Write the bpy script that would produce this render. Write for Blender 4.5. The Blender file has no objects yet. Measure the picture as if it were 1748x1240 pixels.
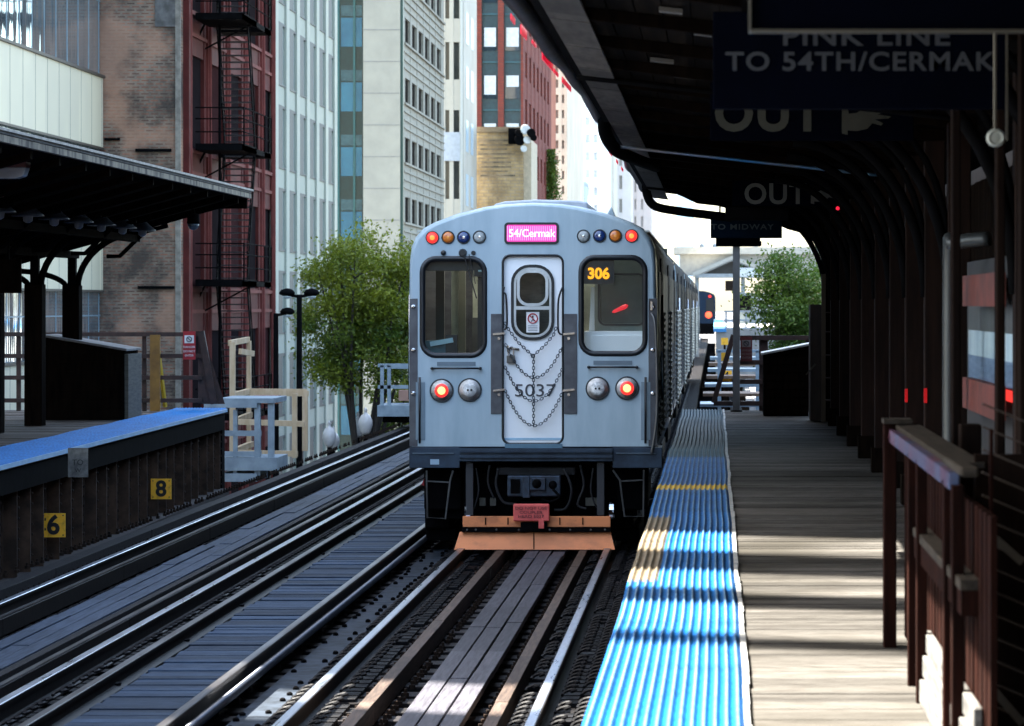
import bpy, bmesh, math, random
from mathutils import Matrix, Vector
from math import radians as R, sin, cos, pi, tan, atan2, sqrt
random.seed(7)
S = bpy.context.scene
COL = S.collection

# ------------------------------------------------------------------ camera
F = 5000.0                      # focal length in photo pixels (photo 1748 px wide)
VX, VY = 1220.0, 520.0          # vanishing point of the tracks in the photo
EYE = 2.5                       # eye height above the rail tops
cd = bpy.data.cameras.new('camera'); cam = bpy.data.objects.new('camera', cd); COL.objects.link(cam)
cam.location = (0, 0, EYE); cam.rotation_euler = (R(90), 0, 0)
cd.sensor_width = 36; cd.lens = 36*F/1748
cd.shift_x = -(VX-874)/1748; cd.shift_y = -(620-VY)/1748
cd.clip_start = .3; cd.clip_end = 4000
cd.dof.use_dof = True; cd.dof.focus_distance = 30.5; cd.dof.aperture_fstop = 6.5
S.camera = cam
# ------------------------------------------------------------------ sky and sun
SUN = Vector((-1, .30, 1.40)).normalized()       # towards the sun
elev = math.asin(SUN.z)
w = bpy.data.worlds.new('World'); S.world = w; w.use_nodes = True
wn = w.node_tree.nodes; wl = w.node_tree.links
sky = wn.new('ShaderNodeTexSky'); sky.sky_type = 'NISHITA'; sky.sun_disc = False
sky.sun_elevation = elev; sky.sun_rotation = atan2(SUN.x, SUN.y)
sky.air_density = .9; sky.dust_density = 2.6; sky.ozone_density = .7
bg = wn['Background']; bg.inputs[1].default_value = .09
wb = wn.new('ShaderNodeMix'); wb.data_type = 'RGBA'; wb.blend_type = 'MULTIPLY'; wb.inputs[0].default_value = 1
wb.inputs[7].default_value = (1.04, 1.03, .94, 1); wl.new(sky.outputs[0], wb.inputs[6]); wl.new(wb.outputs[2], bg.inputs[0])
ld = bpy.data.lights.new('sun', 'SUN'); sun = bpy.data.objects.new('sun', ld); COL.objects.link(sun)
ld.energy = 5; ld.angle = R(.5); ld.color = (1, .93, .82)
sun.rotation_euler = SUN.to_track_quat('Z', 'Y').to_euler()
S.view_settings.view_transform = 'Standard'; S.view_settings.look = 'None'
S.view_settings.gamma = 1; S.view_settings.exposure = 3.62
S.cycles.max_bounces = 7; S.cycles.transparent_max_bounces = 12
S.cycles.diffuse_bounces = 3; S.cycles.sample_clamp_indirect = 4

# ------------------------------------------------------------------ helpers
def P(px, py, Y): return Vector(((px-VX)/F*Y, Y, EYE+(VY-py)/F*Y))
def px2x(px, Y): return (px-VX)/F*Y
def py2z(py, Y): return EYE+(VY-py)/F*Y
ORG = {}
def tag(o, label=None, cat=None, group=None, kind=None):
    if label: o['label'] = label
    if cat: o['category'] = cat
    if group: o['group'] = group
    if kind: o['kind'] = kind
    return o
def thing(name, label, cat, loc, group=None, kind=None):
    o = bpy.data.objects.new(name, None); COL.objects.link(o)
    o.empty_display_size = .2
    o.location = loc; ORG[o] = Vector(loc)
    return tag(o, label, cat, group, kind)
def dup(root, loc, label=None, rotz=None):
    r = root.copy(); COL.objects.link(r); r.location = loc; ORG[r] = Vector(loc)
    if rotz is not None: r.rotation_euler.z = rotz
    if label: r['label'] = label
    def rec(a, b):
        for ch in list(KIDS.get(a, [])):
            c = ch.copy(); COL.objects.link(c); c.parent = b
            KIDS.setdefault(b, []).append(c); rec(ch, c)
    rec(root, r)
    return r
KIDS = {}
class MB:
    def __init__(s, M=None): s.v = []; s.f = []; s.M = M
    def add(s, vs, fs):
        n = len(s.v)
        if s.M is not None: vs = [s.M @ Vector(p) for p in vs]
        s.v += [tuple(p) for p in vs]; s.f += [tuple(i+n for i in f) for f in fs]
        return s
    def box(s, x0, x1, y0, y1, z0, z1):
        if x0 > x1: x0, x1 = x1, x0
        if y0 > y1: y0, y1 = y1, y0
        if z0 > z1: z0, z1 = z1, z0
        v = [(x0,y0,z0),(x1,y0,z0),(x1,y1,z0),(x0,y1,z0),(x0,y0,z1),(x1,y0,z1),(x1,y1,z1),(x0,y1,z1)]
        return s.add(v, [(0,3,2,1),(4,5,6,7),(0,1,5,4),(1,2,6,5),(2,3,7,6),(3,0,4,7)])
    def bar(s, a, b, w, h, up=(0,0,1)):
        a = Vector(a); b = Vector(b); d = (b-a).normalized(); up = Vector(up)
        if abs(d.dot(up)) > .99: up = Vector((0,1,0))
        r = d.cross(up).normalized()*(w/2); u = r.cross(d).normalized()*(h/2)
        v = [a-r-u, a+r-u, a+r+u, a-r+u, b-r-u, b+r-u, b+r+u, b-r+u]
        return s.add(v, [(0,1,2,3),(7,6,5,4),(0,4,5,1),(1,5,6,2),(2,6,7,3),(3,7,4,0)])
    def tube(s, pts, r, n=8, r1=None, cap=True, closed=False):
        pts = [Vector(p) for p in pts]; m = len(pts); vs = []; fs = []
        prev = None
        for i, p in enumerate(pts):
            if closed: d = (pts[(i+1) % m]-pts[i-1]).normalized()
            else: d = (pts[min(i+1, m-1)]-pts[max(i-1, 0)]).normalized()
            a = prev if prev is not None else (Vector((0,0,1)) if abs(d.z) < .9 else Vector((1,0,0)))
            x = (a - d*a.dot(d)).normalized(); prev = x; y = d.cross(x)
            rr = r if r1 is None else r+(r1-r)*i/(m-1)
            for k in range(n):
                t = 2*pi*k/n; vs.append(p+x*cos(t)*rr+y*sin(t)*rr)
        for i in range(m if closed else m-1):
            j = (i+1) % m
            for k in range(n):
                k2 = (k+1) % n
                fs.append((i*n+k, i*n+k2, j*n+k2, j*n+k))
        if cap and not closed:
            fs.append(tuple(range(n-1, -1, -1))); fs.append(tuple((m-1)*n+k for k in range(n)))
        return s.add(vs, fs)
    def lathe(s, o, axis, prof, n=20):
        o = Vector(o); d = Vector(axis).normalized()
        a = Vector((0,0,1)) if abs(d.z) < .9 else Vector((1,0,0))
        x = (a-d*a.dot(d)).normalized(); y = d.cross(x); vs = []; fs = []
        for (r, h) in prof:
            for k in range(n):
                t = 2*pi*k/n; vs.append(o+d*h+x*cos(t)*r+y*sin(t)*r)
        for i in range(len(prof)-1):
            for k in range(n):
                k2 = (k+1) % n; fs.append((i*n+k, i*n+k2, (i+1)*n+k2, (i+1)*n+k))
        fs.append(tuple(range(n-1, -1, -1))); m = len(prof)-1
        fs.append(tuple(m*n+k for k in range(n)))
        return s.add(vs, fs)
    def prism(s, poly, y0, y1):          # poly of (x,z), extruded along y
        n = len(poly); v = [(x, y0, z) for x, z in poly]+[(x, y1, z) for x, z in poly]
        f = [tuple(range(n)), tuple(range(2*n-1, n-1, -1))]+[(i, i+n, (i+1) % n+n, (i+1) % n) for i in range(n)]
        return s.add(v, f)
    def prismx(s, poly, x0, x1):         # poly of (y,z)
        n = len(poly); v = [(x0, y, z) for y, z in poly]+[(x1, y, z) for y, z in poly]
        f = [tuple(range(n)), tuple(range(2*n-1, n-1, -1))]+[(i, i+n, (i+1) % n+n, (i+1) % n) for i in range(n)]
        return s.add(v, f)
    def grid(s, fn, nu, nv):
        vs = [fn(i/nu, j/nv) for j in range(nv+1) for i in range(nu+1)]
        fs = [(j*(nu+1)+i, j*(nu+1)+i+1, (j+1)*(nu+1)+i+1, (j+1)*(nu+1)+i) for j in range(nv) for i in range(nu)]
        return s.add(vs, fs)
    def build(s, name, m, parent=None, org=None, smooth=False, bevel=0, kind=None, fix=True):
        o3 = Vector((0,0,0))
        if parent is not None: o3 = ORG[parent]
        elif org is not None: o3 = Vector(org)
        me = bpy.data.meshes.new(name)
        me.from_pydata([(x-o3.x, y-o3.y, z-o3.z) for x, y, z in s.v], [], s.f)
        if fix:
            b = bmesh.new(); b.from_mesh(me); bmesh.ops.recalc_face_normals(b, faces=b.faces); b.to_mesh(me); b.free()
        me.materials.append(m)
        if smooth:
            for p in me.polygons: p.use_smooth = True
        o = bpy.data.objects.new(name, me); COL.objects.link(o); ORG[o] = o3
        if parent is not None:
            o.parent = parent; KIDS.setdefault(parent, []).append(o)
        elif org is not None: o.location = o3
        if bevel:
            md = o.modifiers.new('bevel', 'BEVEL'); md.width = bevel; md.segments = 2; md.limit_method = 'ANGLE'; md.angle_limit = R(40)
        if kind: o['kind'] = kind
        return o
def rrect(x0, x1, z0, z1, r, n=6):
    pts = []
    for cx, cz, a0 in ((x1-r, z1-r, 0), (x0+r, z1-r, 90), (x0+r, z0+r, 180), (x1-r, z0+r, 270)):
        for k in range(n+1):
            t = R(a0+90*k/n); pts.append((cx+cos(t)*r, cz+sin(t)*r))
    return pts
def holed(mb, outer, holes, y0, y1):
    """plate in the XZ plane between y0 and y1 with holes"""
    b = bmesh.new(); es = []
    for lp in [outer]+holes:
        vs = [b.verts.new((x, y0, z)) for x, z in lp]
        es += [b.edges.new((vs[i], vs[(i+1) % len(vs)])) for i in range(len(vs))]
    g = bmesh.ops.triangle_fill(b, edges=es, use_beauty=True, use_dissolve=False)
    fs = [x for x in b.faces]
    e = bmesh.ops.extrude_face_region(b, geom=fs)
    for v in [x for x in e['geom'] if isinstance(x, bmesh.types.BMVert)]: v.co.y = y1
    b.verts.ensure_lookup_table(); b.verts.index_update()
    mb.add([v.co.copy() for v in b.verts], [tuple(v.index for v in f.verts) for f in b.faces]); b.free()
def text(s, x, y, z, size, m, parent, name='lettering', align='CENTER', ext=.002, sx=1, bold=0, spacing=1, rot=(pi/2,0,0)):
    c = bpy.data.curves.new(name, 'FONT'); c.body = s; c.size = size; c.align_x = align; c.align_y = 'CENTER'
    c.extrude = ext; c.offset = bold; c.space_character = spacing; c.resolution_u = 4
    t = bpy.data.objects.new('tmp', c); COL.objects.link(t)
    dg = bpy.context.evaluated_depsgraph_get(); me = bpy.data.meshes.new_from_object(t.evaluated_get(dg))
    bpy.data.objects.remove(t)
    o3 = ORG[parent] if parent is not None else Vector((0,0,0))
    mt = Matrix.Translation(Vector((x, y, z))-o3) @ (Matrix.Rotation(rot[2], 4, 'Z') @ Matrix.Rotation(rot[0], 4, 'X')) @ Matrix.Diagonal((sx, 1, 1, 1))
    me.transform(mt); me.materials.clear(); me.materials.append(m)
    o = bpy.data.objects.new(name, me); COL.objects.link(o); ORG[o] = o3
    if parent is not None: o.parent = parent; KIDS.setdefault(parent, []).append(o)
    return o
# ------------------------------------------------------------------ materials
MATS = {}
def M(name, c1, c2=None, rough=.6, metal=0, scale=5, st=(1,1,1), bump=0, bdist=.01, plank=None, pv=.5, ramp=(.35,.65), rough2=None, spec=.5, det=5, rnd=0, coat=0, c3=None):
    m = bpy.data.materials.new(name); m.use_nodes = True; MATS[name] = m
    n = m.node_tree.nodes; l = m.node_tree.links; b = n['Principled BSDF']
    b.inputs['Roughness'].default_value = rough; b.inputs['Metallic'].default_value = metal
    b.inputs['Specular IOR Level'].default_value = spec; b.inputs['Coat Weight'].default_value = coat
    tc = n.new('ShaderNodeTexCoord'); mp = n.new('ShaderNodeMapping'); mp.inputs['Scale'].default_value = st
    l.new(tc.outputs['Object'], mp.inputs[0])
    nz = n.new('ShaderNodeTexNoise'); nz.inputs['Scale'].default_value = scale; nz.inputs['Detail'].default_value = det; nz.inputs['Roughness'].default_value = .6
    src = mp.outputs[0]
    if plank:
        ax, wd = plank
        sp = n.new('ShaderNodeSeparateXYZ'); l.new(tc.outputs['Object'], sp.inputs[0])
        d = n.new('ShaderNodeMath'); d.operation = 'DIVIDE'; l.new(sp.outputs[ax], d.inputs[0]); d.inputs[1].default_value = wd
        fl = n.new('ShaderNodeMath'); fl.operation = 'FLOOR'; l.new(d.outputs[0], fl.inputs[0])
        wnz = n.new('ShaderNodeTexWhiteNoise'); wnz.noise_dimensions = '1D'; l.new(fl.outputs[0], wnz.inputs['W'])
        ad = n.new('ShaderNodeVectorMath'); ad.operation = 'ADD'; l.new(mp.outputs[0], ad.inputs[0]); l.new(wnz.outputs['Color'], ad.inputs[1])
        sc = n.new('ShaderNodeVectorMath'); sc.operation = 'SCALE'; l.new(wnz.outputs['Color'], sc.inputs[0]); sc.inputs['Scale'].default_value = 40
        l.new(sc.outputs[0], ad.inputs[1]); src = ad.outputs[0]
    l.new(src, nz.inputs['Vector'])
    mr = n.new('ShaderNodeMapRange'); mr.inputs[1].default_value = ramp[0]; mr.inputs[2].default_value = ramp[1]
    l.new(nz.outputs[0], mr.inputs[0])
    mx = n.new('ShaderNodeMix'); mx.data_type = 'RGBA'
    if c2 is None: c2 = tuple(c*.82 for c in c1)
    mx.inputs[6].default_value = (*c1, 1); mx.inputs[7].default_value = (*c2, 1); l.new(mr.outputs[0], mx.inputs[0])
    out = mx.outputs[2]
    if c3 is not None:
        n2 = n.new('ShaderNodeTexNoise'); n2.inputs['Scale'].default_value = scale*.13; n2.inputs['Detail'].default_value = 4
        l.new(tc.outputs['Object'], n2.inputs['Vector'])
        m2 = n.new('ShaderNodeMapRange'); m2.inputs[1].default_value = .45; m2.inputs[2].default_value = .65; l.new(n2.outputs[0], m2.inputs[0])
        x2 = n.new('ShaderNodeMix'); x2.data_type = 'RGBA'; l.new(m2.outputs[0], x2.inputs[0]); l.new(out, x2.inputs[6]); x2.inputs[7].default_value = (*c3, 1); out = x2.outputs[2]
    val = None
    if plank: val = wnz.outputs['Value']; amt = pv
    elif rnd:
        oi = n.new('ShaderNodeObjectInfo'); val = oi.outputs['Random']; amt = rnd
    if val is not None:
        m1 = n.new('ShaderNodeMapRange'); m1.inputs[3].default_value = 1-amt; m1.inputs[4].default_value = 1+amt*.6; l.new(val, m1.inputs[0])
        hs = n.new('ShaderNodeVectorMath'); hs.operation = 'SCALE'; l.new(out, hs.inputs[0]); l.new(m1.outputs[0], hs.inputs['Scale']); out = hs.outputs[0]
    l.new(out, b.inputs['Base Color'])
    if rough2 is not None:
        m3 = n.new('ShaderNodeMapRange'); m3.inputs[1].default_value = ramp[0]; m3.inputs[2].default_value = ramp[1]
        m3.inputs[3].default_value = rough; m3.inputs[4].default_value = rough2; l.new(nz.outputs[0], m3.inputs[0]); l.new(m3.outputs[0], b.inputs['Roughness'])
    if bump:
        bp = n.new('ShaderNodeBump'); bp.inputs['Strength'].default_value = bump; bp.inputs['Distance'].default_value = bdist
        l.new(nz.outputs[0], bp.inputs['Height']); l.new(bp.outputs[0], b.inputs['Normal'])
    return m
def emit(name, c, st, base=(0,0,0)):
    m = bpy.data.materials.new(name); m.use_nodes = True; b = m.node_tree.nodes['Principled BSDF']
    b.inputs['Base Color'].default_value = (*base, 1); b.inputs['Emission Color'].default_value = (*c, 1); b.inputs['Emission Strength'].default_value = st
    b.inputs['Roughness'].default_value = .3
    return m
def glass(name, tint, refl=.12, trans=True, rough=.02, ior=1.5):
    m = bpy.data.materials.new(name); m.use_nodes = True; n = m.node_tree.nodes; l = m.node_tree.links
    n.remove(n['Principled BSDF']); out = n['Material Output']
    g = n.new('ShaderNodeBsdfGlossy'); g.inputs['Roughness'].default_value = rough
    t = n.new('ShaderNodeBsdfTransparent'); t.inputs[0].default_value = (*tint, 1)
    lw = n.new('ShaderNodeFresnel'); lw.inputs[0].default_value = ior
    mr = n.new('ShaderNodeMath'); mr.operation = 'ADD'; l.new(lw.outputs[0], mr.inputs[0]); mr.inputs[1].default_value = refl
    mx = n.new('ShaderNodeMixShader'); l.new(mr.outputs[0], mx.inputs[0]); l.new(t.outputs[0], mx.inputs[1]); l.new(g.outputs[0], mx.inputs[2]); l.new(mx.outputs[0], out.inputs[0])
    return m
def wglass(name, c, rough=.05, wav=.15, scale=1.2, st=(1,1,1), metal=0.0, c2=None, spec=1.0):
    """window pane seen from far: dark pane with slightly wavy reflections"""
    m = M(name, c, c2 or tuple(x*.8 for x in c), rough=rough, metal=metal, scale=scale, st=st, bump=wav, bdist=.05, spec=spec, det=2)
    return m
def brick(name, c1, c2, mortar, sc=4.0, bw=.5, rh=.25, dirt=(.05,.045,.04), axis='XZ', dirtamt=.6, bump=.3):
    m = bpy.data.materials.new(name); m.use_nodes = True; n = m.node_tree.nodes; l = m.node_tree.links; b = n['Principled BSDF']
    b.inputs['Roughness'].default_value = .85; b.inputs['Specular IOR Level'].default_value = .2
    tc = n.new('ShaderNodeTexCoord'); sp = n.new('ShaderNodeSeparateXYZ'); cb = n.new('ShaderNodeCombineXYZ')
    l.new(tc.outputs['Object'], sp.inputs[0])
    l.new(sp.outputs[0 if axis == 'XZ' else 1], cb.inputs[0]); l.new(sp.outputs[2], cb.inputs[1])
    br = n.new('ShaderNodeTexBrick'); br.inputs['Scale'].default_value = sc; br.inputs['Color1'].default_value = (*c1, 1); br.inputs['Color2'].default_value = (*c2, 1)
    br.inputs['Mortar'].default_value = (*mortar, 1); br.inputs['Mortar Size'].default_value = .03; br.inputs['Brick Width'].default_value = bw; br.inputs['Row Height'].default_value = rh
    l.new(cb.outputs[0], br.inputs['Vector'])
    nz = n.new('ShaderNodeTexNoise'); nz.inputs['Scale'].default_value = .9; nz.inputs['Detail'].default_value = 8; nz.inputs['Roughness'].default_value = .7; l.new(tc.outputs['Object'], nz.inputs['Vector'])
    mr = n.new('ShaderNodeMapRange'); mr.inputs[1].default_value = .4; mr.inputs[2].default_value = .62; mr.inputs[4].default_value = dirtamt; l.new(nz.outputs[0], mr.inputs[0])
    mx = n.new('ShaderNodeMix'); mx.data_type = 'RGBA'; l.new(mr.outputs[0], mx.inputs[0]); l.new(br.outputs[0], mx.inputs[6]); mx.inputs[7].default_value = (*dirt, 1)
    l.new(mx.outputs[2], b.inputs['Base Color'])
    bp = n.new('ShaderNodeBump'); bp.inputs['Strength'].default_value = bump; bp.inputs['Distance'].default_value = .02; l.new(br.outputs['Fac'], bp.inputs['Height']); bp.invert = True
    l.new(bp.outputs[0], b.inputs['Normal'])
    return m
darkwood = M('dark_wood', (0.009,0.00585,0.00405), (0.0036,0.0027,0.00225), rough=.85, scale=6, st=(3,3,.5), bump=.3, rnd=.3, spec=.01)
blackpaint = M('black_painted_steel', (0.00432,0.00432,0.00504), (0.00216,0.00216,0.00216), rough=.8, spec=.02)
rust = M('rusty_steel', (.028,.016,.010), (.009,.007,.006), rough=.75, scale=9, bump=.4, spec=.12)
oilsteel = M('greasy_steel', (0.006912,0.007344,0.009072), (0.002592,0.002592,0.003456), rough=.5, scale=14, bump=.5, rough2=.75, spec=.12)
railtop = M('polished_rail_steel', (.55,.60,.68), (.40,.42,.46), rough=.26, metal=1, scale=3, st=(6,.6,1), rough2=.42)
railside = M('rail_side_steel', (0.01512,0.01123,0.009504), (0.005184,0.004752,0.005184), rough=.55, scale=12, bump=.2, spec=.12)
deckwood = M('weathered_deck_planks', (.092,.088,.082), (.024,.022,.019), rough=.7, scale=5, st=(1.2,22,6), bump=.45, bdist=.006, plank=(1,.14), pv=.45, rough2=.85, c3=(.028,.026,.022), spec=.06)
walkwood = M('walkway_planks', (.034,.060,.105), (.012,.022,.042), spec=.12, rough=.6, scale=5, st=(1.2,22,6), bump=.45, bdist=.006, plank=(1,.15), pv=.55, rough2=.75)
tiewood = M('tie_timber', (0.01944,0.01728,0.01814), (0.00648,0.006048,0.006912), rough=.7, scale=7, st=(.7,6,6), bump=.5, rnd=.5, spec=.12)
guardwood = M('guard_timber', (0.0864,0.06336,0.0504), (0.0396,0.0288,0.02448), rough=.6, scale=7, st=(6,.5,6), bump=.4, plank=(1,2.4), pv=.3, spec=.12)
boardwood = M('track_walk_boards', (0.0648,0.0648,0.07776), (0.0324,0.03096,0.03816), rough=.6, scale=6, st=(8,.5,4), bump=.35, bdist=.006, plank=(1,3.1), pv=.3, spec=.12)
concrete = M('concrete', (.34,.33,.31), (.24,.23,.22), rough=.85, scale=2, bump=.1)
asphalt = M('asphalt', (.05,.05,.052), (.035,.035,.037), rough=.9, scale=4)
# ================================================================== GROUND
MB().box(-2000, 2000, -300, 3500, -6.6, -6).build('street', asphalt, kind='structure')
MB().box(-14.6, -11.5, 30, 300, -6.0, -5.85).build('pavement', concrete, kind='structure')
MB().box(3.5, 6.0, 45, 300, -6.0, -5.85).build('pavement', concrete, kind='structure')

# ================================================================== TRACKS
def rail_mb(mb_side, mb_top, x, y0, y1, ztop=0.0, hw=.036, h=.15):
    poly = [(x-.07, ztop-h), (x+.07, ztop-h), (x+.07, ztop-h+.012), (x+.012, ztop-h+.03), (x+.012, ztop-.04), (x+hw, ztop-.028), (x+hw, ztop-.004), (x-hw, ztop-.004), (x-hw, ztop-.028), (x-.012, ztop-.04), (x-.012, ztop-h+.03), (x-.07, ztop-h+.012)]
    mb_side.prism(poly, y0, y1)
    mb_top.prism([(x-hw+.003, ztop-.005), (x+hw-.003, ztop-.005), (x+hw-.008, ztop), (x-hw+.008, ztop)], y0, y1)
def make_track(label, cx, Y0, Y1, rails, guards, boards, boltrows, near):
    t = thing('railway_track', label, 'railway track', (cx, Y0, -.17), kind='structure')
    for x in rails:
        a = MB(); b = MB(); rail_mb(a, b, x, Y0, Y1)
        r = a.build('running_rail', railside, t); b.build('rail_head', railtop, r, smooth=False)
    for x, wd, z, m, nm in guards:
        g = MB()
        yy = Y0
        while yy < Y1:
            g.box(x-wd/2+random.uniform(-.004,.004), x+wd/2+random.uniform(-.004,.004), yy, min(yy+4.8, Y1)-.012, z-.14, z+random.uniform(-.004,.004)); yy += 4.8
        g.build(nm, m, t, bevel=.004)
    for x0, x1, z, m, L in boards:
        n = max(1, round((x1-x0)/.135)); g = MB(); wd = (x1-x0)/n
        for k in range(n):
            yy = Y0-random.uniform(0, L)
            while yy < Y1:
                e = yy+L; dz = random.uniform(-.006, .006); jx = random.uniform(-.005, .005)
                g.box(x0+k*wd+.006+jx, x0+(k+1)*wd-.006+jx, max(yy, Y0), min(e, Y1)-.014, z-.05+dz, z+dz); yy = e
        g.build('walk_board', m, t, bevel=.004)
    # ties
    nt = int((Y1-Y0)/.42); ys = [Y0+.2+i*.42 for i in range(nt)]
    first = None; st = MB()
    for i, y in enumerate(ys):
        if near[0] <= y and i < near[1]:
            if first is None:
                m0 = MB().box(cx-1.35, cx+1.35, y-.11, y+.11, -.38, -.17); first = m0.build('tie', tiewood, t, bevel=.008); fy = y
            else:
                c = first.copy(); COL.objects.link(c); c.parent = t; c.location = (random.uniform(-.05,.05), y-fy, random.uniform(-.006, .006)); KIDS[t].append(c); ORG[c] = ORG[first]
        else: st.box(cx-1.35, cx+1.35, y-.11, y+.11, -.38, -.17)
    if st.v: o = st.build('tie_row', tiewood, t, kind='stuff')
    # rail clips: bent spring bars on plates beside the rails; bolts on the guard timbers
    for x, kind in boltrows:
        g = MB(); y = Y0+.2; i = 0
        while y < min(Y1, 95):
            if random.random() < .12: y += .21; continue
            if kind == 'clip':
                pts = [(x+.045*cos(a)+random.uniform(-.002,.002), y+.05*sin(a), -.10+.035*cos(a*.5)) for a in [k*pi/5-1.2 for k in range(8)]]
                g.tube(pts, .012, 5); g.box(x-.06, x+.06, y-.08, y+.08, -.168, -.145)
                y += .21
            else:
                g.lathe((x, y, -.17 if kind == 'bolt' else .0), (0,0,1), [(.022,0),(.022,.03),(.012,.032),(.012,.06)], 6); y += .21
        g.build('rail_clip_row' if kind == 'clip' else 'bolt_row', oilsteel if kind == 'clip' else rust, t, kind='stuff')
    return t
boardstd = boardwood
make_track('near railway track with shiny rails under the stopped train', -1.85, 9, 230, (-2.6, -1.1),
    [(-2.2, .085, -.02, guardwood, 'guard_timber'), (-1.35, .085, -.02, guardwood, 'guard_timber')],
    [(-1.93, -1.53, -.03, boardwood, 3.1)],
    [(-2.47, 'clip'), (-2.74, 'clip'), (-1.23, 'clip'), (-.97, 'clip'), (-.84, 'clip'), (-2.1, 'bolt'), (-1.46, 'bolt'), (-2.33, 'bolt')], (0, 95))
greyboard = M('grey_long_boards', (.052,.070,.105), (.022,.032,.050), spec=.12, rough=.6, scale=5, st=(9,.6,4), bump=.35, bdist=.005, plank=(1,2.3), pv=.35)
make_track('far railway track with weathered boards between its rails beside the left platform', -5.25, 9, 230, (-4.5, -6.0),
    [(-4.70, .06, -.01, railside, 'guard_rail'), (-4.88, .07, -.02, tiewood, 'guard_timber'), (-5.72, .07, -.01, railside, 'guard_rail'), (-6.42, .16, -.04, tiewood, 'guard_timber')],
    [(-5.38, -4.96, -.03, greyboard, 2.3)],
    [(-5.46, 'clip'), (-5.86, 'clip'), (-4.36, 'clip'), (-4.22, 'bolt'), (-6.14, 'clip'), (-6.34, 'bolt'), (-6.5, 'top')], (0, 95))
hd = MB()
for x in (-4.70, -5.72): hd.prism([(x-.022, -.006), (x+.022, -.006), (x+.02, .002), (x-.02, .002)], 9, 230)
hd.build('guard_rail_wear', M('worn_guard_steel', (0.216,0.216,0.2232), (0.0864,0.0792,0.0792), rough=.35, metal=1, scale=2, st=(10,.7,1)), list(KIDS)[-1] if False else [o for o in ORG if o.name == 'railway_track.001'][0])
# third rail and its plate
def third_rail(label, x, y0, y1, z=.06):
    t = thing('third_rail', label, 'third rail', (x, y0, -.17))
    a = MB(); b = MB(); rail_mb(a, b, x, y0, y1, z, .032, .13); r = a.build('rail', railside, t)
    b.build('rail_head', M('third_rail_top', (0.216,0.2232,0.2376), (0.1008,0.0936,0.0936), rough=.38, metal=1, scale=2, st=(8,.6,1)), r)
    g = MB(); y = y0+.5
    while y < y1: g.lathe((x, y, -.17), (0,0,1), [(.07,0),(.05,.03),(.065,.05),(.045,.075),(.05,.1)], 8); y += 2.6
    g.build('insulator_row', oilsteel, t, kind='stuff')
    return t
third_rail('raised third rail at the left edge of the near track', -3.21, 9, 120)
third_rail('raised third rail at the right edge of the far track', -4.08, 9, 120, .02)
t = thing('cable_trough', 'riveted steel trough plates running beside the third rail', 'cable trough', (-2.92, 9, -.2))
g = MB(); y = 9
while y < 90: g.box(-3.04, -2.80, y, y+2.38, -.15, -.12+random.uniform(-.004,.004)); y += 2.4
g.build('cover_plate', M('galvanised_plate', (.030,.040,.056), (.012,.016,.022), rough=.7, scale=8, bump=.15, spec=.1), t, bevel=.003)
g = MB(); y = 9.1
while y < 60:
    for x in (-3.0, -2.84): 
        if random.random() < .6: g.lathe((x+random.uniform(-.02,.02), y+random.uniform(-.06,.06), -.12), (0,0,1), [(.022,0),(.02,.018),(.008,.026)], 6)
    y += .3
g.build('bolt_row', blackpaint, t, kind='stuff')
MB().tube([(-3.09, 9, .0), (-3.09, 90, .0)], .03, 8).build('conduit', M('dull_conduit', (.07,.08,.10), rough=.35, metal=.7), t, smooth=True)
# plates on the platform side of the near track
t = thing('bolted_edge_plate', 'pale bolted steel plates between the near track and the blue platform edge', 'edge plate', (-.7, 9, -.1))
g = MB(); h = MB(); y = 9
while y < 34:
    g.box(-.78, -.60, y, y+1.14, -.02, .0); 
    for q in range(4):
        for x in (-.74, -.64): h.lathe((x, y+.14+q*.28, 0), (0,0,1), [(.018,0),(.018,.015)], 6)
    y += 1.16
g.build('plate', M('scuffed_plate', (.36,.35,.33), (.10,.09,.085), rough=.5, scale=6, bump=.2, metal=.2), t, bevel=.004); h.build('bolt_row', blackpaint, t, kind='stuff')
# walkway between the tracks
g = MB(); y = 9
while y < 200:
    g.box(-3.90+random.uniform(-.02,.02), -3.33+random.uniform(-.015,.015), y, y+.143, -.07, -.03+random.uniform(-.006,.006)); y += .15
g.build('walkway', walkwood, kind='structure')
# steel structure that carries the tracks
t = thing('elevated_structure', 'dark steel girders carrying the tracks above the street', 'elevated structure', (-3.7, 9, -6))
g = MB()
for x in (-7.0, -6.0, -4.5, -2.6, -1.1, .6): g.box(x-.16, x+.16, 8, 230, -.44, -.40); g.box(x-.02, x+.02, 8, 230, -1.5, -.44); g.box(x-.16, x+.16, 8, 230, -1.54, -1.5)
for y in range(10, 230, 4): g.box(-7, .6, y-.05, y+.05, -1.4, -.5)
g.box(-4.1,-3.2,8,230,-.44,-.41)
g.build('girder', blackpaint, t)
g = MB()
for y in range(20, 230, 14):
    for x in (-7.4, 1.2): g.box(x-.2, x+.2, y-.2, y+.2, -6, -1.54)
    g.box(-7.4, 1.2, y-.18, y+.18, -2.2, -1.54)
g.build('column_row', rust, t, kind='stuff')

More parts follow.
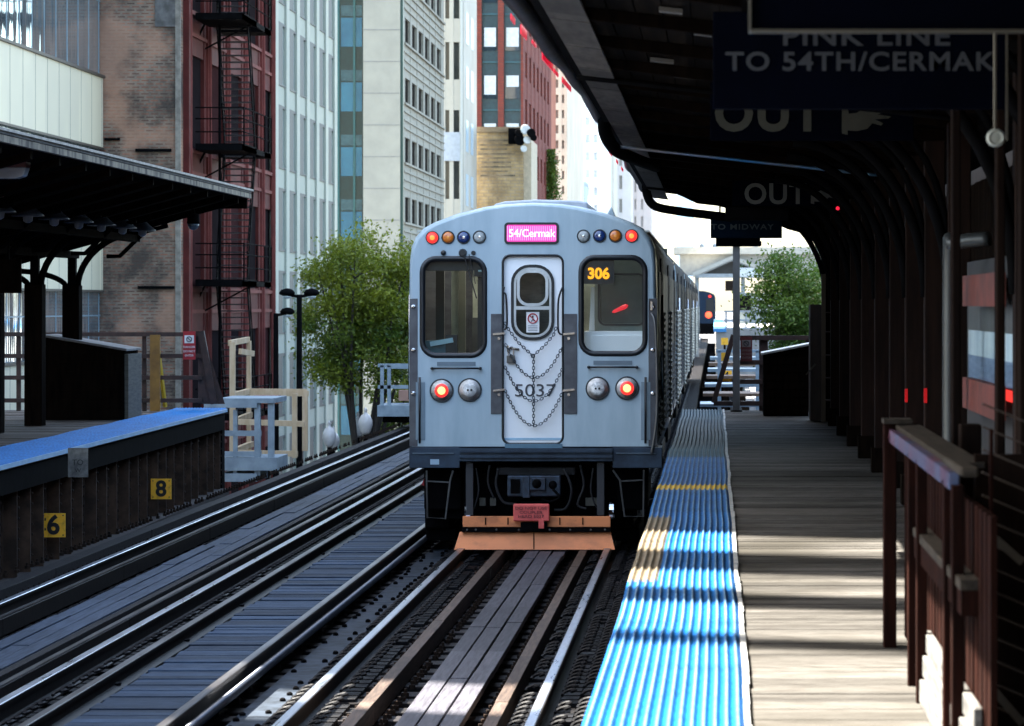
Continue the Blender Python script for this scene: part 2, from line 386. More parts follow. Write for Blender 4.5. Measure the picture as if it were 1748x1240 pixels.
# ================================================================== RIGHT PLATFORM
PZ = 1.0
g = MB(); y = -3.0; 
while y < 41.4:
    g.box(-.44, 2.05, y, y+.1365, PZ-.05, PZ+random.uniform(-.0018, .0018)); y += .14
g.build('platform_deck', deckwood, kind='structure')
t = thing('platform_substructure', 'dark steel frame under the right platform edge', 'platform frame', (-.3, 9, -.3))
g = MB().box(-.36, -.30, -3, 41.4, .62, .94); g.box(-.36,-.2,-3,41.4,.58,.62)
g.build('edge_beam', blackpaint, t)
g = MB()
for i in range(22): yy = 3+i*1.8; g.box(-.34, -.22, yy-.06, yy+.06, -.4, .6)
g.build('post_row', rust, t, kind='stuff')
MB().box(-.1, 2.0, 41.3, 41.36, -.5, .94).build('end_fascia', darkwood, t)
# tactile mat
def mat_rib():
    m = bpy.data.materials.new('tactile_mat'); m.use_nodes = True; n = m.node_tree.nodes; l = m.node_tree.links; b = n['Principled BSDF']
    at = n.new('ShaderNodeAttribute'); at.attribute_name = 'tint'; l_ = at.outputs['Color']
    nz = n.new('ShaderNodeTexNoise'); nz.inputs['Scale'].default_value = 9; nz.inputs['Detail'].default_value = 6; nz.inputs['Roughness'].default_value = .65
    tc = n.new('ShaderNodeTexCoord'); l.new(tc.outputs['Object'], nz.inputs['Vector'])
    mr = n.new('ShaderNodeMapRange'); mr.inputs[1].default_value = .3; mr.inputs[2].default_value = .7; mr.inputs[3].default_value = .55; mr.inputs[4].default_value = 1.1; l.new(nz.outputs[0], mr.inputs[0])
    sc = n.new('ShaderNodeVectorMath'); sc.operation = 'SCALE'; l.new(l_, sc.inputs[0]); l.new(mr.outputs[0], sc.inputs['Scale']); l.new(sc.outputs[0], b.inputs['Base Color'])
    b.inputs['Roughness'].default_value = .6; b.inputs['Specular IOR Level'].default_value = .06
    return m
def tactile_mat(name, label, xa, xb, y0, y1, zb, nr, colour, M4=None, dy=.12):
    """ribbed mat; one continuous sheet, ribs run along y"""
    me = bpy.data.meshes.new(name); vs = []; cols = []; fs = []
    prof = [(0, 0), (.22, 0), (.36, .8), (.5, 1), (.64, .8), (.78, 0)]
    us = []
    for r in range(nr):
        for (u, h) in prof: us.append(((r+u)/nr, h, r))
    us.append((1, 0, nr-1)); ny = int((y1-y0)/dy); nu = len(us)
    for j in range(ny+1):
        y = y0+(y1-y0)*j/ny
        wob = .004*sin(y*1.0+.4)+.002*sin(y*2.3); zz = .004*sin(y*1.7+1)+.002*sin(y*3.9)
        for (u, h, r) in us:
            x = xa+(xb-xa)*u+wob
            vs.append((x, y, zb+.012+zz+h*.014)); cols.append(colour(r, y, h))
    for j in range(ny):
        for i in range(nu-1): a = j*nu+i; fs.append((a, a+1, a+nu+1, a+nu))
    n0 = len(vs)
    for j in range(ny+1):     # side skirts
        y = y0+(y1-y0)*j/ny; wob = .004*sin(y*1.0+.4)+.002*sin(y*2.3)
        vs += [(xa+wob, y, zb-.06), (xb+wob, y, zb-.01)]; cols += [colour(0, y, .3), colour(nr-1, y, .3)]
    for j in range(ny):
        fs.append((n0+2*j, j*nu, (j+1)*nu, n0+2*j+2)); fs.append((j*nu+nu-1, n0+2*j+1, n0+2*j+3, (j+1)*nu+nu-1))
    if M4 is not None: vs = [tuple(M4 @ Vector(p)) for p in vs]
    me.from_pydata(vs, [], fs); ca = me.color_attributes.new('tint', 'FLOAT_COLOR', 'POINT')
    for i, c in enumerate(cols): ca.data[i].color = (*c, 1)
    me.materials.append(MATS.get('tact') or MATS.setdefault('tact', mat_rib()))
    for p in me.polygons: p.use_smooth = True
    o = bpy.data.objects.new(name, me); COL.objects.link(o); ORG[o] = Vector((0,0,0))
    if label: tag(o, label, 'tactile mat')
    return o
def mixc(a, b, t): return tuple(a[i]*(1-t)+b[i]*t for i in range(3))
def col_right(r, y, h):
    blue = (.003, .075, .25); pale_top = (.22, .32, .36)  # second colour is a paler tone mixed in on the rib tops
    if y > 28.6: blue = (.016, .05, .075); pale_top = (.20, .29, .33)
    elif 23.55 < y < 24.1: return (.42, .27, .02)
    elif 15.7 < y < 20.5 and r < 4: blue = (.15, .12, .08); pale_top = (.24, .22, .18)
    j = int(y/.915); rr = random.Random(j*7+1); q = .80+.28*rr.random()
    if (y/.915) % 1 < .12: q *= .72
    return tuple(c*q for c in mixc(blue, pale_top, (.40+.3*rr.random())*h**6))
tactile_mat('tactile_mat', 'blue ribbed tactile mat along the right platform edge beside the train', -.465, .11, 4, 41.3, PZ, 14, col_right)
g = MB(); y = 4
while y < 41.2:
    L = random.uniform(.25, .6); wob = .004*sin(y*1.0+.4)+.002*sin(y*2.3)
    g.box(.112+wob, .135+wob+random.uniform(-.003,.004), y, y+L-.006, PZ-.01, PZ+.018+random.uniform(-.003,.003)); y += L
o = g.build('mat_edging_strip', M('chipped_white_edging', (.26,.26,.255), (.14,.155,.16), rough=.6, scale=8), org=(.12, 9, PZ)); tag(o, 'chipped white edging strip between the blue mat and the boards of the right platform', 'edging strip')

# right canopy
CAN = lambda x: 4.0-.11*(x+.9)
t = thing('platform_canopy', 'dark wooden platform canopy with curved brackets over the right platform', 'canopy', (1.5, 38, PZ))
CT = t
g = MB().prism([(-.84, CAN(-.84)+.02), (2.15, CAN(2.15)+.02), (2.15, CAN(2.15)+.12), (-.84, CAN(-.84)+.10)], -4, 38.2)
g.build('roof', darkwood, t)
g = MB(); x = -.80                         # ceiling boards run along the platform
while x < 2.1:
    g.prism([(x, CAN(x)-.002), (x+.13, CAN(x+.13)-.002), (x+.13, CAN(x+.13)+.018), (x, CAN(x)+.018)], -4, 38.1); x += .138
g.build('ceiling_boards', M('ceiling_board', (0.01102,0.008568,0.00612), (0.003672,0.003182,0.002693), rough=.8, scale=4, st=(8,.5,2), plank=(0,.138), pv=.6, spec=.02), t)
y = 1.0
while y < 38.2:
    MB().prism([(-.80, CAN(-.8)-.06), (1.7, CAN(1.7)-.09), (1.7, CAN(1.7)-.003), (-.80, CAN(-.8)-.003)], y-.04, y+.04).build('rafter', darkwood, t); y += 1.5
# eave fascia, gutter
MB().box(-.875, -.83, -4, 38.3, 3.94, 4.13).build('fascia', blackpaint, t)
g = MB(); y = 2
while y < 38:
    L = random.uniform(1.2, 2.2); g.prism([(-.82, 3.935), (-.62, 3.91), (-.62, 3.895), (-.82, 3.92)], y, y+L-.03); y += L
g.build('soffit_board', M('soffit_board_pale', (0.1008,0.0936,0.0792), (0.036,0.0324,0.0288), rough=.7, scale=5, st=(3,.6,2), plank=(1, 1.7), pv=.6), t)  # paler than the other canopy boards
gut = MB()
gx = lambda y: -.925-.07*min(1, max(0, (20.5-y)/5))
def gy(u, v):
    y = 2+u*36.2; a = pi*(1+v); wv = .009*sin(y*1.3)+.006*sin(y*3.1)
    return (gx(y)+wv*.7+.05*cos(a), y, 4.02+.01*sin(y*2.1)+.05*sin(a))
gut.grid(gy, 120, 8); gut.build('gutter', M('dented_gutter', (.045,.042,.045), (.015,.015,.017), rough=.45, metal=.5, scale=3, bump=.6, bdist=.02), t, smooth=True, fix=False)
MB().grid(lambda u, v: ((gx(2+u*36.2)-.04)*(1-v)-.87*v, 2+u*36.2, 4.035+.05*v), 60, 1).build('drip_edge', blackpaint, t, fix=False)
redm = emit('red_glint_strip', (1,.01,.05), .045, (.8,.01,.04))  # glowing strips imitate red reflections along the gutter
def red_glint(y0, y1, z0, z1):
    MB().add([(gx(y0)-.066,y0,z0),(gx(y1)-.066,y1,z0),(gx(y1)-.066,y1,z1),(gx(y0)-.066,y0,z1),(gx(y0)-.060,y0,z0),(gx(y1)-.060,y1,z0),(gx(y1)-.060,y1,z1),(gx(y0)-.060,y0,z1)],[(0,1,2,3),(7,6,5,4),(0,4,5,1),(1,5,6,2),(2,6,7,3),(3,7,4,0)]).build('red_glint_strip', redm, t)
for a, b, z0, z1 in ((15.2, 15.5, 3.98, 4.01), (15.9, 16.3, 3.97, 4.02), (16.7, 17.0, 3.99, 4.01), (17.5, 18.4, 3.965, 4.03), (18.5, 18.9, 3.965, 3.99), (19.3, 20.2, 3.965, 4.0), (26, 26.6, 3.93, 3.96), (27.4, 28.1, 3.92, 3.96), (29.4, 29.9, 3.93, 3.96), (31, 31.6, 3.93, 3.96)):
    red_glint(a, b, z0, z1)
# posts with curved brackets
postwood = M('brown_post', (.016,.008,.0055), (.008,.0045,.0035), rough=.7, scale=5, st=(4,4,.4), bump=.2, spec=.08)
redglow = emit('post_glint_glow', (1,.02,.03), .02, (.5,.01,.01))  # glowing red marks stand for tail light reflections on the posts
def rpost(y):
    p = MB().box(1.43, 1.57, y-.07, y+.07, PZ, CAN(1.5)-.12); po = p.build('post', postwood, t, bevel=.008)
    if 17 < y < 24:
        zr = EYE-155*y/F; MB().box(1.424, 1.429, y-.072, y-.055, zr-.05, zr+.05).build('post_glint', redglow, po)
        MB().box(1.43, 1.445, y-.076, y-.071, zr-.05, zr+.05).build('post_glint', redglow, po)
    b = MB(); pts = []
    for k in range(13):
        a = pi/2*k/12; pts.append((1.44-.85*(1-cos(a)), y, 2.55+(CAN(.6)-.12-2.55)*sin(a)))
    b.tube(pts, .035, 6); b.build('curved_bracket', blackpaint, po, smooth=True)
    b = MB(); pts = [(1.44-.5*(1-cos(pi/2*k/8)), y, 2.75+(CAN(.95)-.14-2.75)*sin(pi/2*k/8)) for k in range(9)]
    b.tube(pts, .022, 6); b.build('inner_bracket', blackpaint, po, smooth=True)
    MB().box(1.40, 1.60, y-.1, y+.1, PZ, PZ+.22).build('post_base', darkwood, po)
for y in (8, 10, 12, 14, 18, 20, 22, 24, 26.2, 28.6, 31, 33.6, 36.2, 38): rpost(y)
# tie rods under the roof
for y, c in ((24.5, 'b'), (17, 'k'), (33, 'k')):
    pts = [(-.8+.1*k, y, CAN(-.8+.1*k)-.17) for k in range(23)]
    MB().tube(pts, .014, 6).build('tie_rod', M('painted_glint_rod', (.06,.28,.55), (.35,.33,.3), rough=.3, metal=.6, scale=1.2) if c == 'b' else blackpaint, t, smooth=True)  # bluish reflection is put into the base colour of one rod
# downpipes hanging off the eave
def cat(p, n=8):
    out = []
    for i in range(len(p)-1):
        a = Vector(p[i-1] if i else p[i]); b = Vector(p[i]); c = Vector(p[i+1]); d = Vector(p[i+2] if i+2 < len(p) else p[i+1])
        for k in range(n):
            s = k/n; out.append(.5*((2*b)+(-a+c)*s+(2*a-5*b+4*c-d)*s*s+(-a+3*b-3*c+d)*s**3))
    out.append(Vector(p[-1])); return out
MB().tube(cat([P(1032,190,23), P(1033,225,23.6), P(1050,255,24.6), P(1085,272,26), P(1120,285,28)]), .055, 10).build('downpipe', blackpaint, t, smooth=True)
MB().tube(cat([P(1104,300,36.5), P(1104,330,36.5), P(1118,352,36.5), P(1160,361,36.5), P(1200,366,36.5), P(1250,372,36.5)]), .055, 10).build('downpipe', blackpaint, t, smooth=True)
for (a, b, Y) in (((1125,60),(1165,42),14), ((1150,195),(1200,172),18), ((1185,85),(1215,70),15), ((1110,115),(1150,108),17)):
    p = P(*a, Y); q = P(*b, Y); p.z = CAN(p.x)-.02; q.z = CAN(q.x)-.02
    MB().bar(p, q, .10, .02).build('patch_board', M('patch_board', (.10,.095,.08), rough=.7), t)
# boarded end of the roof
ev = [(1112,300),(1130,322),(1165,336),(1190,348),(1225,352),(1300,372),(1345,392),(1375,400),(1410,436),(1450,470),(1530,480),(1530,300)]
MB().prism([(px2x(a,38.1), py2z(b,38.1)) for a, b in ev], 38.05, 38.12).build('end_valance', darkwood, t)
# platform back wall
t = thing('platform_back_wall', 'tall dark boarded wall behind the posts of the right platform', 'wall', (1.8, 20, PZ))
g = MB(); y = -4
while y < 37:
    z1 = 3.3 if y < 27 else 2.75
    g.box(1.72, 1.76, y, y+.19, PZ, z1+random.uniform(-.005,.005)); y += .2
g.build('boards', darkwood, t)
g = MB()
for z in (1.25, 2.1, 2.68): g.box(1.68, 1.718, -4, 37, z-.05, z+.05)
g.build('rail_board', darkwood, t)
t = thing('neighbouring_building', 'black unlit building wall behind the right platform', 'building', (3, 10, -6))
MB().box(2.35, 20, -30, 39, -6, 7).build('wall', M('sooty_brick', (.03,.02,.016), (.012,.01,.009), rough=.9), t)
# ================================================================== LEFT PLATFORM
ang = atan2(.0245, 1)
LM = Matrix.Translation((-6.6, 27, 0)) @ Matrix.Rotation(ang, 4, 'Z')
g = MB(LM); y = -20
while y < 14.7:
    g.box(-6, -.03, y, y+.134, PZ-.05, PZ+random.uniform(-.004,.004)); y += .14
leftdeck = M('left_deck_planks', (.14,.105,.08), (.07,.055,.045), rough=.7, scale=5, st=(1.2,22,6), bump=.4, bdist=.006, plank=(1,.14), pv=.4)
g.build('platform_deck', leftdeck, kind='structure')
def col_left(r, y, h):
    return mixc((.006, .155, .47), (.03, .26, .60), h**2*.5)
tactile_mat('tactile_mat', 'plain blue tactile mat along the edge of the left platform', -.72, 0, -14, 14.75, PZ, 17, col_left, LM, .2)
g = MB(LM); g.box(.0, .018, -14, 14.75, PZ-.03, PZ+.012)
o = g.build('mat_edging_strip', M('pale_blue_edging', (.45,.62,.75), (.3,.5,.68), rough=.4), org=(-6.6, 27, PZ)); tag(o, 'thin pale edging strip on the rim of the left platform', 'edging strip')
t = thing('platform_girder', 'riveted rusty steel wall under the left platform edge', 'girder', (-6.8, 30, -.6))
wallrust = M('rusted_plate', (.028,.017,.012), (.009,.007,.006), rough=.85, scale=4, st=(1,1,.4), bump=.4)
MB(LM).box(-.26, -.20, -20, 14.7, -.75, .95).build('web_plate', wallrust, t)
MB(LM).box(-.22, -.02, -20, 14.7, .72, .95).build('edge_beam', blackpaint, t)
MB(LM).box(-.22, .05, -20, 14.7, -.2, -.12).build('bottom_flange', wallrust, t)
stf = M('rust_brown_stiffener', (.075,.044,.028), (.026,.017,.012), rough=.85, scale=6, bump=.3, spec=.2)
g = MB(LM); h = MB(LM); y = -14
i = 0
while y < 14.6:
    sg = MB(LM); sg.box(-.20, -.06, y-.015, y+.015, -.12, .72); sg.box(-.20, -.185, y-.09, y+.09, -.12, .72); sg.build('stiffener', stf, t)
    for k in range(8): h.lathe((-.05, y, -.05+k*.1), (1,0,0), [(.016,0),(.012,.012)], 6)
    y += .62+(.18 if i % 3 == 0 else 0); i += 1
h.build('rivet_row', rust, t, kind='stuff')
# end post of the platform
o = MB(LM).box(-.5, -.05, 14.7, 14.95, -1.2, .95).build('end_plate', blackpaint, t)

# marker plates 6 and 8
yel = M('marker_yellow', (1,.50,.03), (.62,.30,.03), rough=.5, scale=16, det=9, ramp=(.5,.72))
blk = M('black_lettering', (.008,.008,.01), rough=.5)
white = M('white_paint', (.78,.78,.77), (.68,.68,.67), rough=.5)
def plate(name, label, cat_, cx, cy, w_, h_, Y, m, group=None, th=.012, bev=.0):
    c = P(cx, cy, Y); w2 = w_*Y/F/2; h2 = h_*Y/F/2
    t = thing(name, label, cat_, (c.x, Y, c.z), group)
    MB().box(c.x-w2, c.x+w2, Y, Y+th, c.z-h2, c.z+h2).build('plate', m, t, bevel=bev)
    return t, c
for ch, cx, cy, Y, sz in (('6', 91, 897, 29.9, 41), ('8', 275, 835, 36.2, 35)):
    t, c = plate('car_marker', 'yellow square plate with a black %s on the rusty wall under the left platform' % ch, 'marker', cx, cy, sz, sz, Y, yel, 'yellow car stop markers')
    text(ch, c.x, Y-.004, c.z-.005, .27, blk, t, bold=.008)
    g = MB()
    for sx in (-1, 1):
        for sz_ in (-1, 1): g.lathe((c.x+sx*.1, Y, c.z+sz_*.1), (0,-1,0), [(.008,0),(.007,.006)], 8)
    g.build('screw', blk, t)
t, c = plate('notice_plate', 'small grimy white notice plate under the left platform mat', 'notice', 133, 790, 34, 50, 29.4, M('grimy_white', (.20,.19,.17), (.08,.075,.07), rough=.7, scale=14))
text('TO', c.x, 29.4-.004, c.z, .08, blk, t)
text('W', c.x, 29.4-.004, c.z-.08, .06, blk, t)

# ---- left canopy
LC = lambda x: 3.90-.27*(-6.15-x)
t = thing('platform_canopy', 'weathered platform canopy with pale edge over the left platform', 'canopy', (-8.4, 38.5, PZ)); LCT = t
roofm = M('roofing_felt', (.12,.115,.11), (.05,.05,.05), rough=.85, scale=3)
MB().prism([(-6.10, LC(-6.1)+.05), (-10.5, LC(-10.5)+.05), (-10.5, LC(-10.5)+.16), (-6.10, LC(-6.1)+.10)], 14, 38.55).build('roof', roofm, t)
MB().prism([(-6.16, LC(-6.1)-.0), (-10.4, LC(-10.4)-.0), (-10.4, LC(-10.4)+.045), (-6.16, LC(-6.1)+.045)], 14, 38.5).build('ceiling_boards', darkwood, t)
MB().prism([(-6.08, 3.99), (-6.08, 4.015), (-6.3, 3.975), (-6.3, 3.945)], 14, 38.62).build('roof_edge', M('pale_flashing', (.36,.34,.32), (.16,.15,.14), rough=.6, scale=3, st=(1,2,1)), t)
MB().box(-6.15, -6.10, 14, 38.56, 3.895, 3.955).build('fascia', M('streaked_fascia', (.26,.22,.16), (.05,.04,.032), rough=.8, scale=3, st=(1,2.2,.6), ramp=(.42,.6)), t)
MB().box(-6.6, -6.15, 38.5, 38.56, 3.76, 3.9).build('end_board', darkwood, t)
y = 15
while y < 38.4:
    MB().prism([(-6.18, LC(-6.18)-.08), (-10.4, LC(-10.4)-.12), (-10.4, LC(-10.4)-.005), (-6.18, LC(-6.18)-.005)], y-.04, y+.04).build('rafter', darkwood, t); y += 1.15
for x in (-7.6, -8.4, -9.3): MB().box(x-.06, x+.06, 14, 38.45, LC(x)-.19, LC(x)-.10).build('purlin', darkwood, t)
def lpost(y, x=-8.4):
    po = MB().box(x-.05, x+.05, y-.05, y+.05, 2.75, LC(x)-.14).build('post', blackpaint, t)
    MB().box(x-.11, x+.11, y-.11, y+.11, PZ, 2.75).build('post_cladding', darkwood, po, bevel=.01)
    b = MB(); b.tube([(x+.07+.88*(1-cos(pi/2*k/12)), y, 2.7+(LC(x+.95)-.1-2.7)*sin(pi/2*k/12)) for k in range(13)], .042, 6); b.build('curved_bracket', blackpaint, po, smooth=True)
    b = MB(); b.tube([(x+.45, y, 3.13), (x+.62, y, 3.13), (x+.95, y, 3.45), (x+1.25, y, LC(x+1.25)-.1)], .028, 6); b.build('inner_bracket', blackpaint, po, smooth=True)
    b = MB(); b.tube([(x-.07-.7*(1-cos(pi/2*k/10)), y, 2.7+(LC(x-.8)-.14-2.7)*sin(pi/2*k/10)) for k in range(11)], .035, 6); b.build('back_bracket', blackpaint, po, smooth=True)
for y in (38.3, 36.2, 34.1, 32, 29.9, 27.8, 25.7, 23.6): lpost(y)
# shade lamps in a row under the left canopy
t0 = thing('shade_lamp', 'black bell shaded lamp nearest the open end of the left canopy', 'lamp', P(243, 372, 37.5), 'bell shaded lamps under the left canopy')
c = P(243, 372, 37.5)
MB().lathe(c, (0,0,-1), [(.025,-.06),(.045,0),(.06,.06),(.10,.10),(.17,.155),(.175,.17),(.16,.165)], 18).build('lamp_shade', M('lamp_enamel', (.06,.075,.10), rough=.35), t0, smooth=True)
MB().lathe((c.x, c.y, c.z-.15), (0,0,-1), [(.045,-.02),(.055,.02),(.05,.07),(.02,.09)], 12).build('globe', M('dusty_globe', (.20,.22,.24), rough=.3), t0, smooth=True)
MB().tube([(c.x, c.y, c.z+.05), (c.x, c.y, LC(c.x)-.02)], .012, 6).build('stem', blackpaint, t0)
words = ['second', 'third', 'fourth', 'fifth', 'sixth', 'seventh', 'eighth', 'ninth']
for i, wd in enumerate(words):
    y = 37.5-1.25*(i+1); dup(t0, (c.x, y, c.z), 'black bell shaded lamp, %s from the open end of the left canopy' % wd)
# camera dome
c = P(330, 378, 37.2)
t = thing('security_camera', 'dark dome security camera hanging at the tip of the left canopy', 'security camera', c)
MB().lathe(c, (0,0,-1), [(.03,-.10),(.075,-.09),(.08,.0),(.085,.03),(.075,.032)], 16).build('housing', blackpaint, t, smooth=True)
MB().lathe((c.x,c.y,c.z-.03), (0,0,-1), [(.074,0),(.07,.035),(.05,.065),(.02,.08)], 16).build('dome', M('smoked_dome', (.10,.13,.16), rough=.08), t, smooth=True)
MB().tube(cat([(c.x, c.y, c.z+.09), (c.x, c.y, 3.70), (c.x-.08, c.y, 3.76)]), .02, 6).build('arm', blackpaint, t)
MB().tube(cat([(c.x-.05, c.y, 3.75), (c.x-.28, c.y, 3.56), (c.x-.42, c.y, 3.52), (c.x-.5, c.y, 3.62)]), .008, 5).build('cable', blackpaint, t)
# flood light at far left
c = P(12, 292, 27.5)
t = thing('flood_light', 'pale glass flood light at the left edge of the view under the canopy', 'lamp', c)
MB().box(c.x-.2, c.x+.2, c.y-.1, c.y+.1, c.z+.03, c.z+.30).build('housing', M('maroon_housing', (.09,.025,.028), rough=.6), t, bevel=.01)
MB().prism([(c.x-.25,c.z+.03),(c.x+.2,c.z+.03),(c.x+.17,c.z-.05),(c.x+.1,c.z-.075),(c.x-.25,c.z-.075)], c.y-.08, c.y+.08).build('lens', M('lamp_lens', (.45,.50,.55), rough=.15), t, bevel=.01)
# hanging dark sign
c = P(15, 472, 33)
t = thing('hanging_sign', 'dark station sign seen from behind beside the left canopy posts', 'sign', c)
MB().box(c.x-.30, c.x+.135, 33, 33.05, c.z-.19, c.z+.19).build('board', darkwood, t)
MB().box(c.x-.02, c.x+.0, 33.01, 33.03, c.z+.19, 3.2).build('hanger', blackpaint, t)
# bin with sloping lid on left platform
def salt_bin(label, xa, xb, y0, y1, zl, zr, lidm):
    t = thing('storage_bin', label, 'storage bin', ((xa+xb)/2, y0, PZ), 'wooden storage bins at the platform ends')
    MB().prism([(xa, PZ), (xb, PZ), (xb, zr), (xa, zl)], y0, y1).build('body', darkwood, t)
    g = MB(); n = 7
    for k in range(n):
        z = PZ+.03+k*(min(zl, zr)-PZ-.04)/n; g.box(xa+.01, xb-.01, y0-.014, y0, z, z+(min(zl,zr)-PZ)/n-.02)
    g.build('cladding', darkwood, t)
    d = (zr-zl)/(xb-xa)
    MB().prism([(xa-.03, zl+.002-.03*d), (xb+.04, zr+.002+.04*d), (xb+.04, zr+.032+.04*d), (xa-.03, zl+.032-.03*d)], y0-.04, y1+.02).build('lid', lidm, t, bevel=.004)
    return t
lidm = M('weathered_lid', (.20,.19,.18), (.10,.09,.085), rough=.7)
salt_bin('dark wooden bin with sloping lid on the left platform', px2x(76, 38), px2x(212, 38), 38, 38.9, py2z(576, 38), py2z(599, 38), lidm)
MB().box(px2x(212,38)+.001, px2x(212,38)+.05, 38.02, 38.9, PZ, py2z(605,38)).build('end_boards', M('mossy_boards', (.10,.09,.07), (.05,.045,.035), rough=.8, st=(1,1,8)), list(KIDS)[-1])
# end railing of left platform
YR = 41.2
t = thing('end_railing', 'dark brown railing with slanted end closing off the left platform', 'railing', (px2x(300, YR), YR, PZ)); LRT = t
brn = M('brown_painted_steel', (.060,.028,.020), (.025,.014,.011), rough=.6, scale=6)
for py in (571, 608, 645, 684):
    g = MB(); z = py2z(py, YR); g.box(px2x(-60, YR), px2x(345, YR), YR, YR+.05, z-.03, z+.03); g.build('rail', brn, t)
g = MB(); g.bar(P(343, 566, YR), P(366, 690, YR), .09, .06, up=(0,1,0)); g.build('slanted_post', brn, t)
g = MB().add([P(338,568,YR+.03), P(346,568,YR+.03), P(384,690,YR+.03), P(338,690,YR+.03), P(338,568,YR+.05), P(346,568,YR+.05), P(384,690,YR+.05), P(338,690,YR+.05)], [(0,1,2,3),(7,6,5,4),(0,4,5,1),(1,5,6,2),(2,6,7,3),(3,7,4,0)])
g.build('end_panel', brn, t)
for px in (-30, 30, 245): MB().box(px2x(px, YR)-.03, px2x(px, YR)+.03, YR+.05, YR+.1, PZ, py2z(568, YR)).build('post', brn, t)
MB().box(px2x(257,YR), px2x(274,YR), YR-.05, YR-.005, PZ, py2z(572,YR)).build('yellow_post', M('dirty_yellow', (.30,.15,.025), (.18,.09,.02), rough=.6), t)
MB().bar(P(268,580,YR+.08), P(282,695,YR+.3), .04, .05).build('yellow_brace', M('bright_yellow', (.65,.42,.02), rough=.5), t)
MB().bar(P(268,610,YR+.2), P(272,695,YR+.5), .04, .05).build('yellow_brace', MATS['bright_yellow'], t)
redp = M('red_sign_paint', (.42,.02,.03), (.32,.015,.02), rough=.5)
def redsign(label, cx, cy, w_, h_, Y, dark=False):
    t, c = plate('warning_sign', label, 'warning sign', cx, cy, w_, h_, Y, redp if not dark else M('dull_red_paint', (.14,.02,.018), rough=.6))
    k = Y/F
    MB().box(c.x-w_*.38*k, c.x+w_*.38*k, Y-.004, Y, c.z+h_*.08*k, c.z+h_*.36*k).build('white_panel', white if not dark else M('dull_white', (.25,.2,.18), rough=.6), t)
    pts = [(c.x+.035*cos(a), Y-.008, c.z+h_*.22*k+.035*sin(a)) for a in [q*pi/8 for q in range(16)]]
    MB().tube(pts, .006, 5, closed=True).build('prohibition_ring', blk, t)
    MB().bar((c.x-.025, Y-.008, c.z+h_*.22*k+.025), (c.x+.025, Y-.008, c.z+h_*.22*k-.025), .01, .004, up=(0,1,0)).build('prohibition_bar', blk, t)
    for i, s_ in enumerate(('DANGER', 'DO NOT', 'ENTER')):
        text(s_, c.x, Y-.004, c.z-h_*(.06+.15*i)*k, .042, white if not dark else MATS['dull_white'], t, name='lettering')
redsign('red warning sign with a white panel on the left platform end railing', 323, 590, 21, 48, YR-.06)
# ---- things on the structure beyond the left platform
steel = M('galvanised_blue_grey', (.30,.38,.44), (.20,.26,.31), rough=.5, metal=.3, scale=4)
def frame_stand(name, label, cat_, Y0, Y1, pxs, pzs, m, wd=.07, kids='post'):
    pass
t = thing('steel_stair', 'blue grey galvanised steel stair frame beyond the end of the left platform', 'stair frame', (px2x(420, 45), 45, -.3))
Y = 45
for a, b in (((374,700),(374,830)), ((402,700),(402,812)), ((440,688),(440,812)), ((463,682),(463,790))):
    p = P(*a, Y); q = P(*b, Y); MB().bar(p, q, .09 if a[0] != 402 else .06, .09).build('post', steel, t)
for a, b, y0, y1, h_ in (((375,470),684,Y-.1,Y+1.2,8),((350,440),692,Y-.1,Y+.2,8),((372,446),740,Y-.05,Y+.05,9),((372,446),775,Y-.05,Y+.05,8),((378,475),792,Y-.1,Y+1.0,22),((378,440),815,Y-.1,Y+1.0,14)):
    MB().box(px2x(a, Y) if not isinstance(a, tuple) else px2x(a[0], Y), px2x(a[1], Y), y0, y1, py2z(b+h_/2, Y), py2z(b-h_/2, Y)).build('cross_rail', steel, t)
g = MB(); 
for k in range(5): g.box(px2x(352,Y), px2x(372,Y), Y+.0, Y+.2, py2z(748+k*17,Y), py2z(744+k*17,Y))
g.build('tread', steel, t)
MB().add([P(357,745,Y-.2), P(364,745,Y-.2), P(377,830,Y-.2), P(362,834,Y-.2), P(357,745,Y-.15), P(364,745,Y-.15), P(377,830,Y-.15), P(362,834,Y-.15)], [(0,1,2,3),(7,6,5,4),(0,4,5,1),(1,5,6,2),(2,6,7,3),(3,7,4,0)]).build('yellow_stringer', MATS['bright_yellow'], t)
# timber scaffold
raw = M('raw_pine', (.62,.47,.30), (.50,.35,.20), rough=.7, scale=6, st=(2,2,.6))
t = thing('pine_scaffold', 'raw pine timber frame standing beyond the end of the left platform', 'scaffold', (px2x(460, 48), 48, -.5))
Y = 48
def tb(a, b, wd=9, ya=0, yb=0, nm='beam'): MB().bar(P(a[0], a[1], Y+ya), P(b[0], b[1], Y+yb), wd*Y/F, .09).build(nm, raw, t)
tb((397,585),(397,775),9, nm='post'); tb((425,582),(425,772),7,.8,.8,nm='post'); tb((503,672),(503,782),8,nm='post'); tb((521,668),(521,770),9,.8,.8,nm='post')
tb((392,586),(424,580),6,0,.8); tb((395,672),(527,672),8,.8,.8); tb((395,720),(520,724),9); tb((395,773),(508,775),10); tb((420,668),(524,669),6,.8,.8); tb((395,676),(425,668),7,0,.8); tb((398,720),(428,708),7,0,.8); tb((395,772),(430,758),7,0,.8); tb((410,600),(432,604),6,0,.4)
MB().box(px2x(430,Y), px2x(472,Y), Y+.1, Y+.5, py2z(690,Y), py2z(676,Y)).build('rusty_box', M('rusty_orange', (.22,.09,.04), rough=.8), t)
